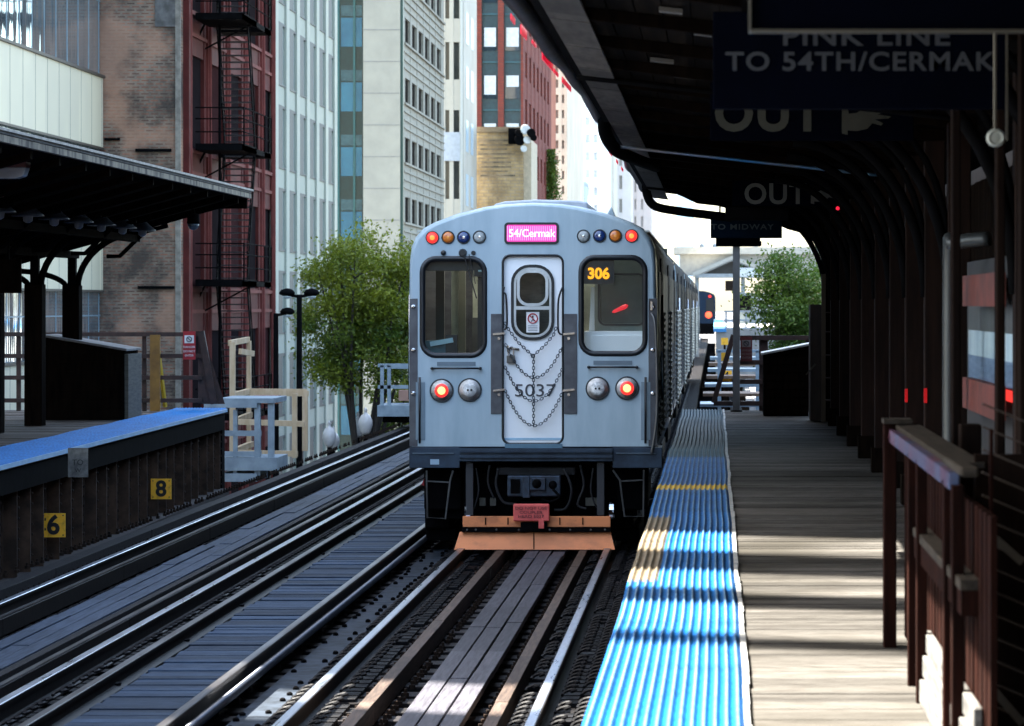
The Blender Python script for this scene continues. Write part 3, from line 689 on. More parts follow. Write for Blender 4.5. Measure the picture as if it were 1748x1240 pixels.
# service platform beside the train
Y = 60
t = thing('service_platform', 'small pale steel service platform with railings just left of the train', 'service platform', (px2x(675, Y), Y, -.3))
for py in (624, 661): MB().box(px2x(645,Y), px2x(720,Y), Y, Y+.05, py2z(py+3,Y), py2z(py-3,Y)).build('rail', steel, t); 
MB().box(px2x(645,Y), px2x(720,Y), Y+1.2, Y+1.25, py2z(632,Y), py2z(628,Y)).build('rail', steel, t)
for px in (652, 664): MB().box(px2x(px-3,Y), px2x(px+3,Y), Y, Y+.06, py2z(700,Y), py2z(624,Y)).build('post', steel, t)
MB().box(px2x(645,Y), px2x(720,Y), Y-.1, Y+1.3, py2z(711,Y), py2z(692,Y)).build('deck', steel, t)
MB().box(px2x(652,Y), px2x(700,Y), Y+.1, Y+.4, py2z(722,Y), py2z(712,Y)).build('bracket', blackpaint, t)
MB().box(px2x(676,Y), px2x(695,Y), Y+.5, Y+.8, py2z(686,Y), py2z(668,Y)).build('crate', M('salmon_box', (.45,.25,.18), rough=.7), t)
# ================================================================== TRAIN
TY = 30.3; TX = -1.885
fx = lambda px: (px-VX)/F*TY
fz = lambda py: EYE+(VY-py)/F*TY
HALF = [(0,3.555),(.30,3.54),(.50,3.51),(.78,3.44),(1.02,3.35),(1.13,3.29),(1.21,3.20),(1.255,3.10),(1.275,2.95),(1.285,2.3),(1.285,1.5),(1.275,1.03)]
def outline(inset=0, top=0):
    h = [(x-inset*(1 if x > .1 else 0), z-(inset if z > 1.1 else 0)+top) for x, z in HALF]
    return [(x+TX, z) for x, z in h]+[(TX-x, z) for x, z in h[::-1] if x > 1e-6]
body_blue = M('grey_blue_paint', (.385,.485,.54), (.285,.38,.435), rough=.36, scale=2.2, det=9, st=(1.6,1,.35), coat=.2, bump=.03, rough2=.5)
stainless = M('stainless_side', (.035,.037,.042), (.015,.016,.02), rough=.7, metal=0, spec=.02, scale=2, st=(1,.3,9), bump=.15, bdist=.01)
gasket = M('black_rubber', (.007,.009,.012), rough=.35)
graypanel = M('scuffed_grey_panel', (.11,.115,.125), (.07,.07,.08), rough=.4, metal=.5, scale=6)
doorwhite = M('white_door_panel', (.90,.92,.93), (.80,.83,.85), rough=.3, scale=1.5, det=6, st=(1,1,.4))
navy = M('navy_bumper', (.012,.032,.060), (.006,.016,.032), rough=.5, scale=6, rough2=.65)
orange = M('orange_plough_paint', (.72,.24,.085), (.34,.115,.05), rough=.65, scale=4, det=10, ramp=(.48,.75), st=(1,1,2), c3=(.55,.19,.075))
chrome = M('chrome', (.75,.76,.78), (.5,.5,.52), rough=.15, metal=1, scale=20)
clearg = glass('cab_glass', (.86,.90,.89), .0)
rimm = M('dark_lamp_rim', (.02,.025,.03), rough=.4)
t = thing('train_car', 'rear car of the stopped train, blue grey end with chained white door and number 5037', 'train car', (TX, TY, 0), 'cars of the stopped train'); CAR = t
# ---- front shell
hl = rrect(fx(722), fx(828), fz(606), fz(443), .14); hr = rrect(fx(992), fx(1101), fz(604), fz(441), .14)
hd_ = rrect(fx(858), fx(962), fz(758), fz(436), .085)
holes = [hl, hr, hd_]
g = MB(); holed(g, outline(.035), holes, TY, TY+.05)
g.build('front_panel', body_blue, t)
g = MB(); rings = [(outline(.035), TY+.0), (outline(.022), TY+.006), (outline(.008), TY+.028), (outline(0), TY+.07), (outline(0), TY+.42)]
n = len(rings[0][0]); vs = [(x, y, z) for r, y in rings for x, z in r]
g.add(vs, [(i*n+k, i*n+(k+1) % n, (i+1)*n+(k+1) % n, (i+1)*n+k) for i in range(len(rings)-1) for k in range(n)])
g.build('corner_shell', body_blue, t, smooth=True)
def carbody(t, y0, y1, glazed=False):
    g = MB(); rs = [(outline(-.006), y0), (outline(-.006), y1)]; n = len(rs[0][0])
    g.add([(x, y, z) for r, y in rs for x, z in r], [(k, (k+1) % n, n+(k+1) % n, n+k) for k in range(n) if rs[0][0][k][1]+rs[0][0][(k+1) % n][1] > 2.1])
    b = g.build('body_shell', stainless, t)
    g = MB()                      # fluted lower side panels
    for sx in (-1, 1):
        for k in range(7): g.box(TX+sx*1.291, TX+sx*1.305, y0+.6, y1-.1, 1.10+k*.09, 1.14+k*.09)
    g.build('fluted_panel', stainless, t)
    wg = wglass('side_window_glass', (.008,.010,.013), rough=.5, wav=.05, spec=.02)
    L = y1-y0
    for sx in (-1, 1):
        for a, b_ in ((.5,1.15),(2.75,4.6),(4.8,6.0),(8.2,9.4),(9.6,11.4),(13.0,13.9)):
            MB().add([(TX+sx*1.296, y0+a, 1.95), (TX+sx*1.296, y0+b_, 1.95), (TX+sx*1.296, y0+b_, 2.85), (TX+sx*1.296, y0+a, 2.85)], [(0,1,2,3)]).build('side_window', wg, t)
        for a in (1.35, 6.3, 7.0, 11.7):
            d = MB().box(TX+sx*1.288, TX+sx*1.30, y0+a, y0+a+.66, 1.06, 3.0).build('side_door', stainless, t)
            MB().box(TX+sx*1.30, TX+sx*1.304, y0+a+.15, y0+a+.5, 1.8, 2.75).build('door_window', wg, d)
        MB().tube([(TX+sx*1.33, y0+.15, 1.5), (TX+sx*1.33, y0+.15, 2.6)], .014, 6).build('grab_rail', chrome, t, smooth=True)
    # underframe and bogies
    MB().box(TX-1.25, TX+1.25, y0+.1, y1, .86, 1.03).build('side_sill', navy, t)
    MB().box(TX-.9, TX+.9, y0+3.4, y1-3.6, .35, .86).build('equipment_box', blackpaint, t, bevel=.02)
    for yc in (y0+1.95, y1-2.3):
        bg_ = MB(); bg_.box(TX-1.15, TX-.98, yc-1.2, yc+1.2, .32, .55); bg_.box(TX+.98, TX+1.15, yc-1.2, yc+1.2, .32, .55); bg_.box(TX-1.0, TX+1.0, yc-.2, yc+.2, .35, .8)
        bo = bg_.build('bogie', blackpaint, t, bevel=.02)
        for dy in (-.95, .95):
            w_ = MB()
            for sx in (-1, 1):
                w_.lathe((TX+sx*.70, yc+dy, .355), (sx,0,0), [(.385,0),(.385,.02),(.355,.03),(.35,.11),(.3,.12),(.12,.10)], 28)
            w_.tube([(TX-.75, yc+dy, .355), (TX+.75, yc+dy, .355)], .07, 10); w_.build('wheel_set', oilsteel, bo)
carbody(t, TY+.42, TY+14.3)
MB().prism([(x, z+.0) for x, z in outline(.02)], TY+14.28, TY+14.32).build('end_wall', stainless, t)
# roof pod
g = MB(); y0 = TY+1.4; 
g.prism([(fx(822), 3.40), (fx(826), 3.585), (fx(845), 3.615), (fx(900), 3.635), (fx(975), 3.625), (fx(992), 3.61), (fx(998), 3.40)], y0, y0+5)
g.build('roof_unit', M('grey_roof_unit', (.50,.55,.60), (.38,.42,.47), rough=.45), t, bevel=.02)
MB().prism([(fx(1030),3.3),(fx(1034),3.46),(fx(1041),3.53),(fx(1047),3.44),(fx(1049),3.3)], TY+.5, TY+.8).build('antenna', body_blue, t, bevel=.01)
# ---- window gaskets + glass
def gask(name, x0, x1, y0, y1, r, wd, yo=.014, m=gasket):
    g = MB(); X0, X1, Z0, Z1 = fx(x0), fx(x1), fz(y1), fz(y0)
    o_ = rrect(X0, X1, Z0, Z1, r); i_ = rrect(X0+wd, X1-wd, Z0+wd, Z1-wd, max(r-wd, .01)); n = len(o_)
    vs = [(x, TY+.002, z) for x, z in o_]+[(x+(.0), TY-yo, z) for x, z in [( (a[0]*.8+b[0]*.2), (a[1]*.8+b[1]*.2)) for a, b in zip(o_, i_)]]+[(x, TY-yo*.6, z) for x, z in i_]+[(x, TY+.03, z) for x, z in i_]
    g.add(vs, [(i*n+k, i*n+(k+1) % n, (i+1)*n+(k+1) % n, (i+1)*n+k) for i in range(3) for k in range(n)])
    return g.build(name, m, t, smooth=True)
def pane(parent, x0, x1, y0, y1, r, yy, m=clearg, name='glass_pane'):
    p = rrect(fx(x0), fx(x1), fz(y1), fz(y0), r)
    return MB().add([(x, yy, z) for x, z in p], [tuple(range(len(p)))]).build(name, m, parent)
gl = gask('window_gasket', 716, 832, 437, 612, .17, .058); pane(gl, 720, 829, 440, 608, .15, TY+.02)
gr = gask('window_gasket', 987, 1106, 435, 609, .17, .058); pane(gr, 990, 1103, 438, 606, .15, TY+.02)
# ---- door
dg = gask('door_frame', 856, 963, 434, 760, .09, .024, .006)
g = MB(); holed(g, rrect(fx(858), fx(962), fz(757), fz(436), .08), [rrect(fx(877), fx(941), fz(576), fz(457), .17)], TY+.035, TY+.075)
door = g.build('end_door', doorwhite, t)
def ring(name, x0, x1, y0, y1, r, wd, Y, m, parent, th=.02):
    g = MB(); holed(g, rrect(fx(x0), fx(x1), fz(y1), fz(y0), r), [rrect(fx(x0)+wd, fx(x1)-wd, fz(y1)+wd, fz(y0)-wd, max(r-wd, .02))], Y, Y+th); return g.build(name, m, parent)
ring('window_gasket', 872, 946, 452, 581, .19, .030, TY+.018, gasket, door)
ring('window_frame', 877, 941, 457, 576, .165, .022, TY+.022, M('brushed_aluminium', (.55,.58,.60), (.42,.45,.47), rough=.35, metal=.8), door)
alu = MATS['brushed_aluminium']
ring('window_frame', 882, 936, 461, 523, .12, .030, TY+.012, alu, door)
MB().box(fx(880), fx(939), TY+.02, TY+.05, fz(529), fz(523)).build('window_bar', alu, door)
pane(door, 879, 939, 460, 574, .15, TY+.055)
MB().add([(x, TY+.5, z) for x, z in ((fx(870), fz(580)), (fx(950), fz(580)), (fx(950), fz(450)), (fx(870), fz(450)))], [(0,1,2,3)]).build('inner_partition', M('inner_dark', (.09,.095,.08), (.02,.022,.02), rough=.5, scale=3, st=(1,1,3)), door)
ns = MB().box(fx(898), fx(920), TY+.046, TY+.052, fz(568), fz(533)).build('door_notice', white, door)
cc = (fx(909), fz(544))
MB().tube([(cc[0]+.048*cos(a), TY+.042, cc[1]+.048*sin(a)) for a in [q*pi/10 for q in range(20)]], .007, 5, closed=True).build('red_ring', redp, ns)
MB().bar((cc[0]-.03, TY+.042, cc[1]+.03), (cc[0]+.03, TY+.042, cc[1]-.03), .010, .004, up=(0,1,0)).build('red_bar', redp, ns)
g = MB(); g.lathe((cc[0], TY+.044, cc[1]+.02), (0,-1,0), [(.009,0),(.009,.002)], 8); g.bar((cc[0], TY+.043, cc[1]+.012), (cc[0]+.004, TY+.043, cc[1]-.012), .01, .003, up=(0,1,0)); g.bar((cc[0], TY+.043, cc[1]-.01), (cc[0]-.016, TY+.043, cc[1]-.032), .007, .003, up=(0,1,0)); g.bar((cc[0], TY+.043, cc[1]-.01), (cc[0]+.018, TY+.043, cc[1]-.03), .007, .003, up=(0,1,0))
g.build('pictogram', blk, ns)
g = MB(); 
for k in range(4): g.box(fx(901), fx(917), TY+.044, TY+.046, fz(557+k*2.7), fz(556+k*2.7))
g.build('small_print', M('grey_print', (.25,.25,.27), rough=.6), ns)
text('5037', fx(913), TY+.030, fz(668), .185, M('number_grey', (.06,.06,.07), rough=.5), door, name='car_number', sx=1.18, ext=.002)
MB().box(fx(860), fx(960), TY+.03, TY+.034, fz(752), fz(748)).build('kick_strip', M('pale_blue_strip', (.35,.55,.72), rough=.4), door)
# handle, padlock
g = MB().tube([(fx(868), TY+.02, fz(594)), (fx(886), TY+.0, fz(597))], .012, 8); g.lathe((fx(868), TY+.035, fz(594)), (0,-1,0), [(.022,0),(.022,.03)], 12)
g.build('door_handle', M('brass_grey', (.25,.22,.17), rough=.35, metal=.8), door, smooth=True)
lock = MB().box(fx(865), fx(879), TY-.012, TY+.02, fz(620), fz(607)).build('padlock', M('old_brass', (.13,.12,.11), rough=.4, metal=.8), door, bevel=.004)
MB().tube(cat([(fx(868), TY, fz(608)), (fx(868), TY, fz(597)), (fx(872), TY, fz(591)), (fx(876), TY, fz(597)), (fx(876), TY, fz(608))], 4), .007, 6).build('shackle', chrome, lock, smooth=True)
# hinge plates beside door
for x0, x1, hx in ((838,857,852), (963,985,971)):
    pl = MB().box(fx(x0), fx(x1), TY-.010, TY+.01, fz(707), fz(536)).build('hinge_plate', graypanel, t, bevel=.003)
    for py in (571, 667): g = MB(); g.bar((fx(hx-10), TY-.03, fz(py)), (fx(hx+10), TY-.03, fz(py-2)), .02, .02); g.lathe((fx(hx), TY-.012, fz(py+7)), (0,-1,0), [(.018,0),(.016,.02)], 8); g.build('hinge', chrome, pl)
for pts in ([(861,490),(859,500),(864,505),(866,545),(864,560),(859,563)], [(961,490),(956,502),(953,520),(953,560),(956,570),(962,571)]):
    MB().tube(cat([(fx(a), TY-.035, fz(b)) for a, b in pts], 4), .010, 6).build('grab_handle', gasket, t, smooth=True)
# chains
linkm = M('steel_chain', (.09,.11,.13), (.04,.05,.06), rough=.35, metal=.7)
def chain(parent, pts):
    # resample by length, one small oval link per step
    seg = []; L = 0
    for a, b in zip(pts[:-1], pts[1:]): seg.append((L, Vector(a), Vector(b))); L += (Vector(b)-Vector(a)).length
    def atl(d):
        for (l0, a, b) in reversed(seg):
            if d >= l0: return a+(b-a).normalized()*(d-l0), (b-a).normalized()
        return seg[0][1], (seg[0][2]-seg[0][1]).normalized()
    g = MB(); d = 0; i = 0
    while d < L:
        p, dr = atl(d); side = Vector((0,1,0)) if i % 2 else dr.cross(Vector((0,1,0))).normalized()
        g.tube([p+dr*.021*cos(q*pi/4)+side*.0125*sin(q*pi/4) for q in range(8)], .0042, 4, closed=True)
        d += .031; i += 1
    return g.build('safety_chain', linkm, parent)
YC = TY-.02
def sag(a, b, c):
    out = []
    for k in range(15):
        u = k/14; x = a[0]+(c[0]-a[0])*u; 
        base = a[1]+(c[1]-a[1])*u; dip = b[1]-(a[1]+c[1])/2
        out.append((fx(x), YC, fz(base+dip*(1-(2*u-1)**2))))
    return out
for pts in ([(863,553),(912,612),(953,553)], [(864,590),(911,645),(960,592)], [(863,628),(911,685),(961,628)], [(863,668),(911,727),(961,668)]):
    if pts[0][1] == 553:
        chain(door, [(fx(a), YC, fz(b)) for a, b in ((863,553),(868,562),(884,584),(910,608))]); chain(door, [(fx(a), YC, fz(b)) for a, b in ((910,608),(930,590),(945,572),(950,558))])
    else: chain(door, sag(*pts))
chain(door, [(fx(911), YC-.008, fz(608)), (fx(911), YC-.008, fz(728))])
# ---- destination sign
g = MB(); holed(g, rrect(fx(861), fx(954), fz(417), fz(380), .04), [rrect(fx(865), fx(950), fz(413), fz(384), .02)], TY-.012, TY+.004); ds = g.build('destination_sign', gasket, t)
scr = MB().box(fx(864), fx(951), TY-.005, TY-.001, fz(414), fz(383)).build('screen', emit('pink_led', (.9,.03,.42), 0.081, (.3,.03,.15)), ds)
g = MB()
for k in range(26):
    if k % 1 == 0: x = fx(866.5+k*3.25); g.box(x-.004, x+.004, TY-.008, TY-.0055, fz(411), fz(386))
g.build('led_stripe', emit('pink_led_light', (1,.35,.75), 0.105, (.3,.1,.2)), ds)
text('54/Cermak', fx(908), TY-.011, fz(399), .115, emit('white_led', (.80,.95,1), 0.136), ds, sx=.92, bold=.001)
# ---- marker lamps
lr = emit('red_lamp', (1,.035,.03), 0.118, (.4,.02,.01)); lrc = emit('red_lamp_core', (1,.22,.04), 0.205)
la = M('amber_lens', (.70,.20,.02), (.5,.12,.01), rough=.2, spec=1); lb = M('blue_lens', (.01,.05,.20), (.01,.03,.12), rough=.15, spec=1); lw_ = M('clear_lens', (.42,.44,.43), (.2,.22,.22), rough=.15, scale=30)
def lamp(px, py, r, m, core=None, nm='marker_lamp'):
    s_ = TY/F; x, z, r = fx(px), fz(py), r*s_
    hsg = MB().lathe((x, TY+.005, z), (0,-1,0), [(r,0),(r,.014),(r*.93,.02),(r*.86,.02),(r*.84,.006),(r*.5,.004)], 24).build(nm, rimm, t, smooth=False)
    MB().lathe((x, TY-.002, z), (0,-1,0), [(r*.84,0),(r*.8,.010),(r*.55,.016),(r*.1,.018)], 24).build('lens', m, hsg, smooth=True)
    if core: MB().lathe((x, TY-.016, z), (0,-1,0), [(r*.40,0),(r*.36,.005),(r*.1,.006)], 16).build('bulb', core, hsg, smooth=True)
    else: MB().lathe((x, TY-.016, z), (0,-1,0), [(r*.22,0),(r*.2,.004),(r*.05,.005)], 12).build('bulb', chrome if m is not la else M('amber_bulb', (.9,.35,.05), rough=.2), hsg)
for px, py, m in ((738,406,lr),(765,405.5,la),(791.5,405.5,lb),(818.5,405,lw_),(996,403.5,lw_),(1023.5,403,lb),(1050.5,403,la),(1078,403,lr)):
    lamp(px, py, 11.5, m, lrc if m is lr else None)
refl = M('reflector_bowl', (.85,.84,.82), (.5,.5,.48), rough=.45, metal=.25, scale=25)
def tail(px, py, red):
    s_ = TY/F; x, z = fx(px), fz(py); r = 20.5*s_
    hsg = MB().lathe((x, TY+.005, z), (0,-1,0), [(r,0),(r,.018),(r*.95,.026),(r*.88,.026),(r*.80,.008),(r*.4,.006)], 32).build('headlight' if not red else 'tail_light', rimm if red else rimm, t)
    MB().lathe((x, TY+.001, z), (0,-1,0), [(r*.87,.022),(r*.80,.016),(r*.62,.010),(r*.45,.010)], 32).build('reflector', refl, hsg, smooth=True)
    MB().lathe((x, TY-.012, z), (0,-1,0), [(r*.62,0),(r*.56,.012),(r*.3,.018),(r*.05,.02)], 24).build('lens', lr if red else M('headlamp_glass', (.9,.9,.88), (.45,.45,.44), rough=.4, metal=.1, scale=16, ramp=(.42,.58)), hsg, smooth=True)
    if red: MB().lathe((x, TY-.028, z), (0,-1,0), [(r*.34,0),(r*.3,.006),(r*.05,.008)], 20).build('bulb', emit('tail_core', (1,.42,.12), 0.341), hsg, smooth=True)
    else:
        for dx in (-.018, .018): MB().lathe((x+dx, TY-.03, z), (0,-1,0), [(.012,0),(.01,.01)], 10).build('bulb', blk, hsg)
tail(754, 667, True); tail(802, 666, False); tail(1020, 663.5, False); tail(1070.5, 663, True)
# wiper bars and recesses below windows, wiper top
for x0, x1, py in ((738,820,629),(1005,1087,627)):
    MB().box(fx(x0+8), fx(x1-8), TY-.006, TY+.01, fz(py-4), fz(py-11)).build('step_recess', M('shade_grey', (.14,.19,.23), rough=.6), t)
    g = MB().tube([(fx(x0), TY-.04, fz(py)), (fx(x1), TY-.04, fz(py))], .010, 8); g.lathe((fx(x0), TY, fz(py)), (0,-1,0), [(.016,0),(.016,.05)], 8); g.lathe((fx(x1), TY, fz(py)), (0,-1,0), [(.016,0),(.016,.05)], 8)
    g.build('grab_bar', gasket, t, smooth=True)
g = MB(); g.lathe((fx(757), TY, fz(432)), (0,-1,0), [(.03,0),(.025,.02),(.008,.03)], 10); g.lathe((fx(790), TY, fz(432)), (0,-1,0), [(.045,0),(.035,.03)], 10); g.lathe((fx(808), TY, fz(432)), (0,-1,0), [(.025,0),(.02,.02)], 10)
wp = g.build('wiper', gasket, t)
MB().tube([(fx(792), TY-.035, fz(434)), (fx(814), TY-.03, fz(510))], .007, 6).build('wiper_arm', gasket, wp)
MB().tube([(fx(801), TY-.035, fz(434)), (fx(812), TY-.03, fz(485))], .005, 6).build('wiper_arm', gasket, wp)
# corner panels, latches, grab rails
for sx, x0, x1 in ((-1, 699, 713), (1, 1107, 1122)):
    cp = MB().box(fx(x0), fx(x1), TY-.004, TY+.03, fz(762), fz(510)).build('corner_plate', graypanel, t, bevel=.003)
    for py in (524, 598, 672): MB().lathe((fx((x0+x1)/2), TY-.004, fz(py)), (0,-1,0), [(.026,0),(.022,.014),(.01,.018)], 10).build('latch', chrome, cp)
    gx = 717 if sx < 0 else 1102
    MB().box(fx(gx-8), fx(gx+9), TY-.005, TY+.01, fz(752), fz(652)).build('grab_recess', M('recess_blue_grey', (.20,.27,.32), rough=.5), t, bevel=.01)
    MB().tube([(fx(gx-(0)), TY-.04, fz(644)), (fx(gx), TY-.04, fz(757))], .012, 8).build('grab_rail', gasket, t, smooth=True)
MB().tube(cat([(fx(1112), TY-.05, fz(775)), (fx(1118), TY-.06, fz(740)), (fx(1122), TY-.06, fz(680)), (fx(1119), TY-.05, fz(560)), (fx(1112), TY-.02, fz(535))], 5), .014, 6).build('side_grab_rail', M('grey_tube', (.16,.16,.16), rough=.35, metal=.7), t, smooth=True)
g = MB(); 
for px in (1112,): g.tube([(fx(px), TY-.01, fz(515)), (fx(px), TY-.01, fz(530))], .02, 6)
g.build('mirror_mount', chrome, t)
# ---- cab interior
cream = M('cab_cream', (.50,.52,.46), (.40,.42,.37), rough=.5, scale=2)
MB().box(TX-1.2, TX+1.2, TY+.1, TY+9, 1.08, 1.12).build('cab_floor', graypanel, t)
lt = emit('car_ceiling_light', (1,.95,.85), 0.95); MB().box(TX-.75, TX-.5, TY+1.2, TY+9, 3.22, 3.24).build('ceiling_light', lt, t); MB().box(TX+.5, TX+.75, TY+.5, TY+9, 3.22, 3.24).build('ceiling_light', lt, t)
MB().box(TX-1.2, TX+1.2, TY+.1, TY+9, 3.25, 3.27).build('ceiling_lining', cream, t)
MB().box(TX-1.25, TX+1.25, TY+9, TY+9.03, 1.1, 3.25).build('rear_partition', M('partition_grey_green', (.16,.18,.14), (.05,.06,.05), rough=.5, scale=1.2, ramp=(.4,.6)), t)
# left window view: pillar, panels, desk
MB().box(fx(722), fx(737), TY+1.4, TY+1.45, 1.12, 3.2).build('side_lining', M('dark_olive_panel', (.07,.072,.055), rough=.5), t)
MB().box(fx(738), fx(752), TY+2.2, TY+2.22, 1.5, 3.1).build('bright_door_glass', M('pale_sage', (.38,.42,.34), (.22,.25,.2), rough=.4, scale=3), t)
MB().box(fx(752), fx(765), TY+2.1, TY+2.15, 1.12, 3.2).build('door_pillar', M('olive_panel', (.10,.105,.075), rough=.5), t)
MB().box(fx(766), fx(812), TY+3.0, TY+3.05, 2.05, 3.05).build('wind_screen', M('beige_panel', (.34,.36,.28), (.13,.14,.11), rough=.4, scale=1.6, ramp=(.4,.62), st=(1,1,2)), t)
MB().box(fx(766), fx(812), TY+2.9, TY+2.95, 1.62, 2.35).build('seat_back', M('dark_seat', (.05,.055,.055), (.02,.022,.022), rough=.6, scale=3), t)
MB().box(fx(764), fx(812), TY+2.0, TY+2.9, 1.5, 1.62).build('seat', M('brown_seat', (.10,.07,.065), rough=.6), t)
MB().box(fx(812), fx(835), TY+.25, TY+1.3, 1.1, 3.2).build('cab_partition', gasket, t)
MB().box(fx(722), fx(775), TY+.2, TY+.5, fz(606), fz(582)).build('cab_desk', M('desk_blue', (.05,.14,.18), rough=.4), t, bevel=.01)
MB().box(fx(758), fx(778), TY+.17, TY+.3, fz(606), fz(572)).build('desk_column', gasket, t)
MB().bar((fx(732), TY+.16, fz(588)), (fx(771), TY+.16, fz(581)), .05, .045, up=(0,1,0)).build('desk_screen', M('pale_desk', (.45,.72,.82), rough=.3), t)
MB().box(fx(720), fx(828), TY+.12, TY+.5, fz(462), fz(440)).build('sun_visor', gasket, t)
MB().box(fx(808), fx(826), TY+.1, TY+.3, fz(472), fz(455)).build('cab_box', gasket, t); MB().box(fx(815), fx(822), TY+.09, TY+.1, fz(464), fz(461)).build('indicator', M('pale_cyan', (.45,.7,.75), rough=.4), t)
# right window view: partition with an inner window, cabinet
g = MB(); iw = rrect(fx(1021), fx(1098), fz(553), fz(470), .06)
g2 = MB(); holed(g2, [(fx(1012), fz(600)), (fx(1112), fz(600)), (fx(1112), fz(430)), (fx(1012), fz(430))], [iw], TY+.55, TY+.6); g2.build('inner_wall', M('pale_green_wall', (.30,.34,.30), (.22,.26,.23), rough=.5), t)
ring('inner_window_frame', 1017, 1100, 466, 557, .08, .02, TY+.53, gasket, t)
MB().add([(fx(1012),TY+.7,fz(560)),(fx(1112),TY+.7,fz(560)),(fx(1112),TY+.7,fz(460)),(fx(1012),TY+.7,fz(460))],[(0,1,2,3)]).build('inner_window', M('inner_window_glass', (.10,.13,.125), (.05,.065,.065), rough=.2, scale=2), t)
MB().lathe((fx(1041),TY+.66,fz(534)), (.165,0,.075), [(.004,0),(.016,.02),(.020,.07),(.026,.13),(.022,.165),(.006,.185)], 12).build('red_reflection_bar', emit('red_reflection_glow', (1,.04,.06), 0.062, (.6,.02,.03)), t)  # glowing bar stands for a red reflection in the cab window
MB().prism([(fx(1000),fz(604)),(fx(1012),fz(604)),(fx(1012),fz(490)),(fx(1006),fz(490)),(fx(1004),fz(540))], TY+.4, TY+.5).build('cab_pillar', doorwhite, t)
cb = MB().box(fx(996), fx(1104), TY+.14, TY+.5, fz(612), fz(566)).build('cab_cabinet', doorwhite, t, bevel=.006)
MB().box(fx(1009), fx(1104), TY+.125, TY+.14, fz(601), fz(573)).build('cabinet_door', doorwhite, cb, bevel=.004)
# run number
rn = MB().box(fx(994), fx(1048), TY+.03, TY+.12, fz(485), fz(443)).build('run_number_box', gasket, t)
text('306', fx(1021.5), TY+.022, fz(468), .155, emit('amber_led', (1,.38,.01), 0.136), rn, bold=.006, sx=.98)
# ---- bumper beam
g = MB().box(fx(785), fx(1046), TY-.06, TY+.2, fz(787), fz(765)); g.box(fx(785), fx(1046), TY-.09, TY-.04, fz(772), fz(768)); g.box(fx(785), fx(1046), TY-.09, TY-.04, fz(781), fz(777)); g.build('anticlimber', navy, t)
for x0, x1, s_ in ((699, 785, -1), (1046, 1130, 1)):
    g = MB().box(fx(x0), fx(x1), TY-.03, TY+.5, fz(799), fz(764)); g.build('corner_sill', navy, t, bevel=.006)
    MB().tube([(fx(x0+6), TY-.045, fz(774)), (fx(x1-10), TY-.045, fz(774))], .007, 6).build('sill_rod', M('dull_rod', (.10,.14,.18), rough=.4, metal=.6), t)
np_ = MB().box(fx(735), fx(750), TY-.036, TY-.03, fz(793), fz(784)).build('small_plate', M('pale_plate', (.30,.42,.52), rough=.5), t)
MB().box(fx(862), fx(960), TY-.02, TY+.05, fz(765), fz(758)).build('threshold', M('tread_blue', (.12,.22,.30), rough=.4, metal=.5), t)
# ---- under the bumper
g = MB().box(fx(745), fx(1085), TY+.5, TY+.7, .25, 1.0); g.build('headstock', blackpaint, t)
for px in (800, 1024): 
    g = MB().box(fx(px-5), fx(px+7), TY+.02, TY+.12, fz(880), fz(790)); g.build('hanger_bar', M('dark_grey_steel', (.028,.028,.032), rough=.6), t)
for px in (822, 840, 1004, 1014): MB().box(fx(px-6), fx(px+4), TY+.2, TY+.3, fz(866), fz(853)).build('bracket_plate', M('dusty_bracket', (.07,.065,.05), rough=.7), t)
# coupler
cpm = M('coupler_blue_grey', (.035,.055,.085), (.02,.022,.03), rough=.45, metal=.5, scale=14, bump=.3)
g = MB().box(fx(866), fx(957), TY-.02, TY+.15, fz(848), fz(812)); cp = g.build('coupler', cpm, t, bevel=.012)
MB().box(fx(872), fx(888), TY-.045, TY-.02, fz(842), fz(818)).build('coupler_pocket', blackpaint, cp)
g = MB().box(fx(893), fx(905), TY-.06, TY-.02, fz(850), fz(812)); g.box(fx(906), fx(932), TY-.10, TY-.02, fz(836), fz(816)); g.build('coupler_face', cpm, cp, bevel=.006)
g = MB(); g.lathe((fx(917), TY-.10, fz(825)), (0,-1,0), [(.05,0),(.04,.03),(.01,.04)], 12); g.lathe((fx(944), TY-.02, fz(828)), (0,-1,0), [(.045,0),(.03,.03)], 12); g.tube(cat([(fx(944), TY-.04, fz(835)), (fx(955), TY-.06, fz(848)), (fx(940), TY-.06, fz(856)), (fx(925), TY-.03, fz(852))], 5), .014, 6)
g.build('coupler_cables', blackpaint, cp, smooth=True)
MB().box(fx(890), fx(936), TY+.0, TY+.5, fz(900), fz(856)).build('draft_gear', blackpaint, t)
rt = M('faded_red_tag', (.72,.12,.10), (.58,.08,.07), rough=.6, scale=5)
tg = MB().box(fx(879), fx(940), TY-.26, TY-.18, fz(887), fz(858)).build('red_cover', rt, t, bevel=.012)
MB().box(fx(922), fx(931), TY-.265, TY-.25, fz(899), fz(884)).build('red_strap', rt, tg)
for i, s_ in enumerate(('DO NOT USE', 'COUPLER', 'HEAD 5037')): text(s_, fx(909), TY-.264, fz(865+i*7), .042, M('faded_print', (.16,.03,.03), rough=.6), tg, sx=1.3)
